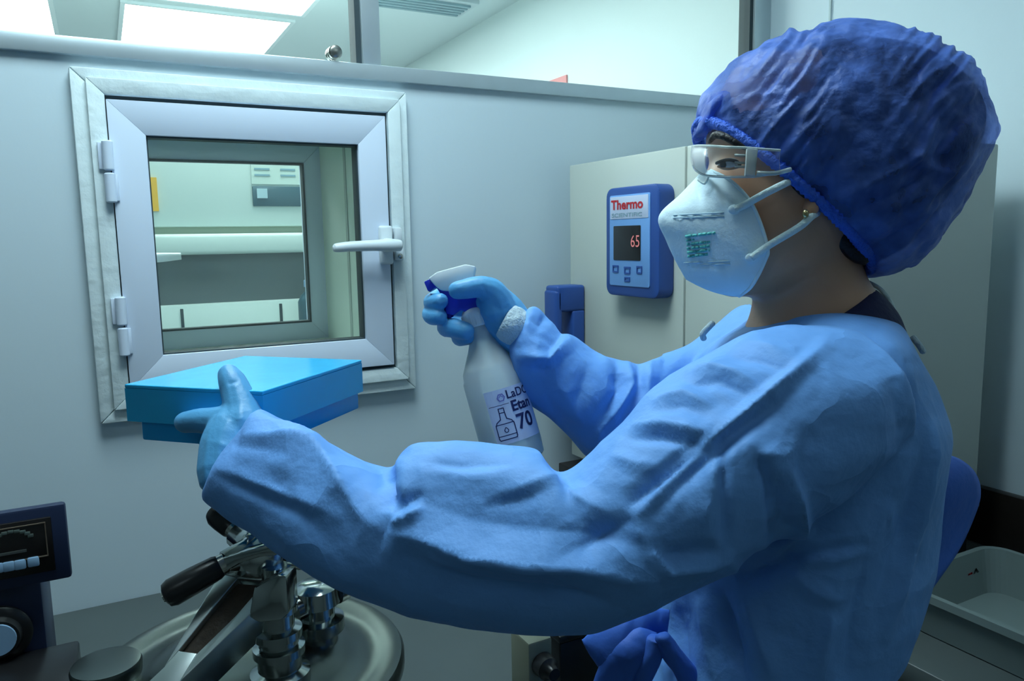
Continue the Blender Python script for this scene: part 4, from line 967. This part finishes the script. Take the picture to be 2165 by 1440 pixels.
# flaring rear edge of the wrap-around back
out = [(1985, 955), (2032, 972), (2064, 1002), (2074, 1045), (2060, 1095), (2030, 1160), (1990, 1220), (1945, 1280), (1900, 1330), (1850, 1400), (1820, 1470)]
inn = [(1900, 960), (1930, 990), (1940, 1020), (1935, 1060), (1925, 1110), (1905, 1170), (1880, 1230), (1850, 1290), (1820, 1340), (1790, 1400), (1770, 1470)]
so_, si_ = spline(out, 6), spline(inn, 6); V = []; F = []; nc = 14
for i in range(len(so_)):
    for j in range(nc+1):
        t = j/nc; x, y = si_[i]+(so_[i]-si_[i])*t
        V.append(P(x, y, .80+.035*t*t+.012*math.sin(i*.21+t*3)*t))
for i in range(len(so_)-1):
    for j in range(nc): a_ = i*(nc+1)+j; F.append((a_, a_+nc+1, a_+nc+2, a_+1))
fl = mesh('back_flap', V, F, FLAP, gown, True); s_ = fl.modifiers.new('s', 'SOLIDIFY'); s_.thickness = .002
# waist ties
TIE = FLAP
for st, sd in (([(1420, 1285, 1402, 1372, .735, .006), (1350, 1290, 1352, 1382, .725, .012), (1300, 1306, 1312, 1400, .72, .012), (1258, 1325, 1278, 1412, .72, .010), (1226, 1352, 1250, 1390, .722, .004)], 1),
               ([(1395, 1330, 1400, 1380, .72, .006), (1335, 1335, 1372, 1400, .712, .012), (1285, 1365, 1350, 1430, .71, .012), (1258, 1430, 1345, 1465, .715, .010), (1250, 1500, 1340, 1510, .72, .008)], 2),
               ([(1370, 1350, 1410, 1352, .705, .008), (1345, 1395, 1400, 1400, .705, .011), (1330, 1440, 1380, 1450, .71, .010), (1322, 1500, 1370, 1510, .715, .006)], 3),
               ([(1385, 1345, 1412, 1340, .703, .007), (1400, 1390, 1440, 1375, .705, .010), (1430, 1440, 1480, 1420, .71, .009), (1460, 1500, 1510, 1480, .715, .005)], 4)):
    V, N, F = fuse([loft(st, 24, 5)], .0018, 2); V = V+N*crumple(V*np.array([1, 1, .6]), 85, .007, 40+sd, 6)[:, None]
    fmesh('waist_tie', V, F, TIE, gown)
# knitted cuff on the right wrist
v, f = loft([(1083, 644, 1046, 714, .882, .030), (1092, 640, 1050, 720, .883, .034), (1110, 654, 1062, 730, .884, .036), (1124, 668, 1078, 740, .886, .033)], 32)
mesh('knit_cuff', v, f, KNIT, gown, True)
# ---- gloves
parts = [chain([(478, 1000, .70, .026), (486, 945, .712, .027), (500, 908, .722, .026)]), chain([(525, 965, .71, .026), (522, 908, .728, .024)]),
  chain([(514, 905, .720, .025), (512, 868, .727, .0185), (500, 830, .733, .0145), (490, 805, .738, .0130), (484, 793, .741, .0115)]),
  chain([(490, 897, .722, .020), (452, 891, .728, .0140), (415, 890, .735, .0118), (391, 893, .742, .0105)]),
  chain([(500, 930, .75, .019), (470, 932, .79, .0125), (440, 925, .83, .0105), (425, 920, .85, .0095)]),
  chain([(520, 940, .75, .019), (510, 942, .80, .0125), (490, 935, .84, .0105), (478, 928, .862, .0095)]),
  chain([(545, 945, .75, .017), (550, 945, .80, .0115), (540, 938, .83, .0100), (533, 932, .848, .0088)])]
V, N, F = fuse(parts, .0016, 5)
q = proj(V)
V = V+N*(crease_field(q[:, :2], [([(480, 812), (505, 806)], 3, -.0014), ([(470, 880), (500, 890), (540, 880)], 6, -.0015), ([(440, 930), (480, 945), (520, 930)], 6, .0012)])+crumple(V, 130, .0006, 9))[:, None]
fmesh('glove', V, F, GLOVE, pr)
parts = [chain([(1092, 706, .885, .027), (1062, 668, .886, .029), (1040, 640, .886, .025)]), chain([(1062, 690, .895, .024), (1036, 668, .905, .020), (1020, 645, .912, .017)]),
  chain([(1052, 650, .872, .022), (1040, 618, .864, .0165), (1015, 607, .858, .0130), (985, 611, .855, .0115), (966, 614, .855, .0105)]),
  chain([(1030, 630, .905, .017), (985, 622, .922, .0125), (945, 622, .922, .0118), (917, 637, .905, .0112), (917, 640, .882, .0108), (930, 637, .868, .0100)]),
  chain([(1030, 652, .908, .017), (990, 652, .924, .0125), (945, 655, .925, .0118), (914, 662, .905, .0112), (915, 668, .882, .0108), (928, 670, .869, .0100)]),
  chain([(1035, 672, .908, .017), (1000, 680, .924, .0125), (965, 688, .923, .0118), (944, 692, .902, .0115), (955, 693, .878, .0115), (985, 700, .862, .0105)]),
  chain([(1045, 690, .905, .015), (1012, 702, .918, .0115), (985, 712, .915, .0105), (972, 714, .898, .0100), (978, 714, .882, .0095), (990, 712, .872, .0085)])]
V, N, F = fuse(parts, .0015, 4)
q = proj(V); V = V+N*(crease_field(q[:, :2], [([(1020, 600), (1030, 625)], 3, -.001), ([(1030, 640), (1060, 655), (1085, 650)], 5, -.0012), ([(1050, 690), (1065, 700), (1085, 695)], 5, .001)])*np.clip(-(N@fw)*2, 0, 1)+crumple(V, 140, .0005, 10))[:, None]
fmesh('glove', V, F, GLOVE, pr)
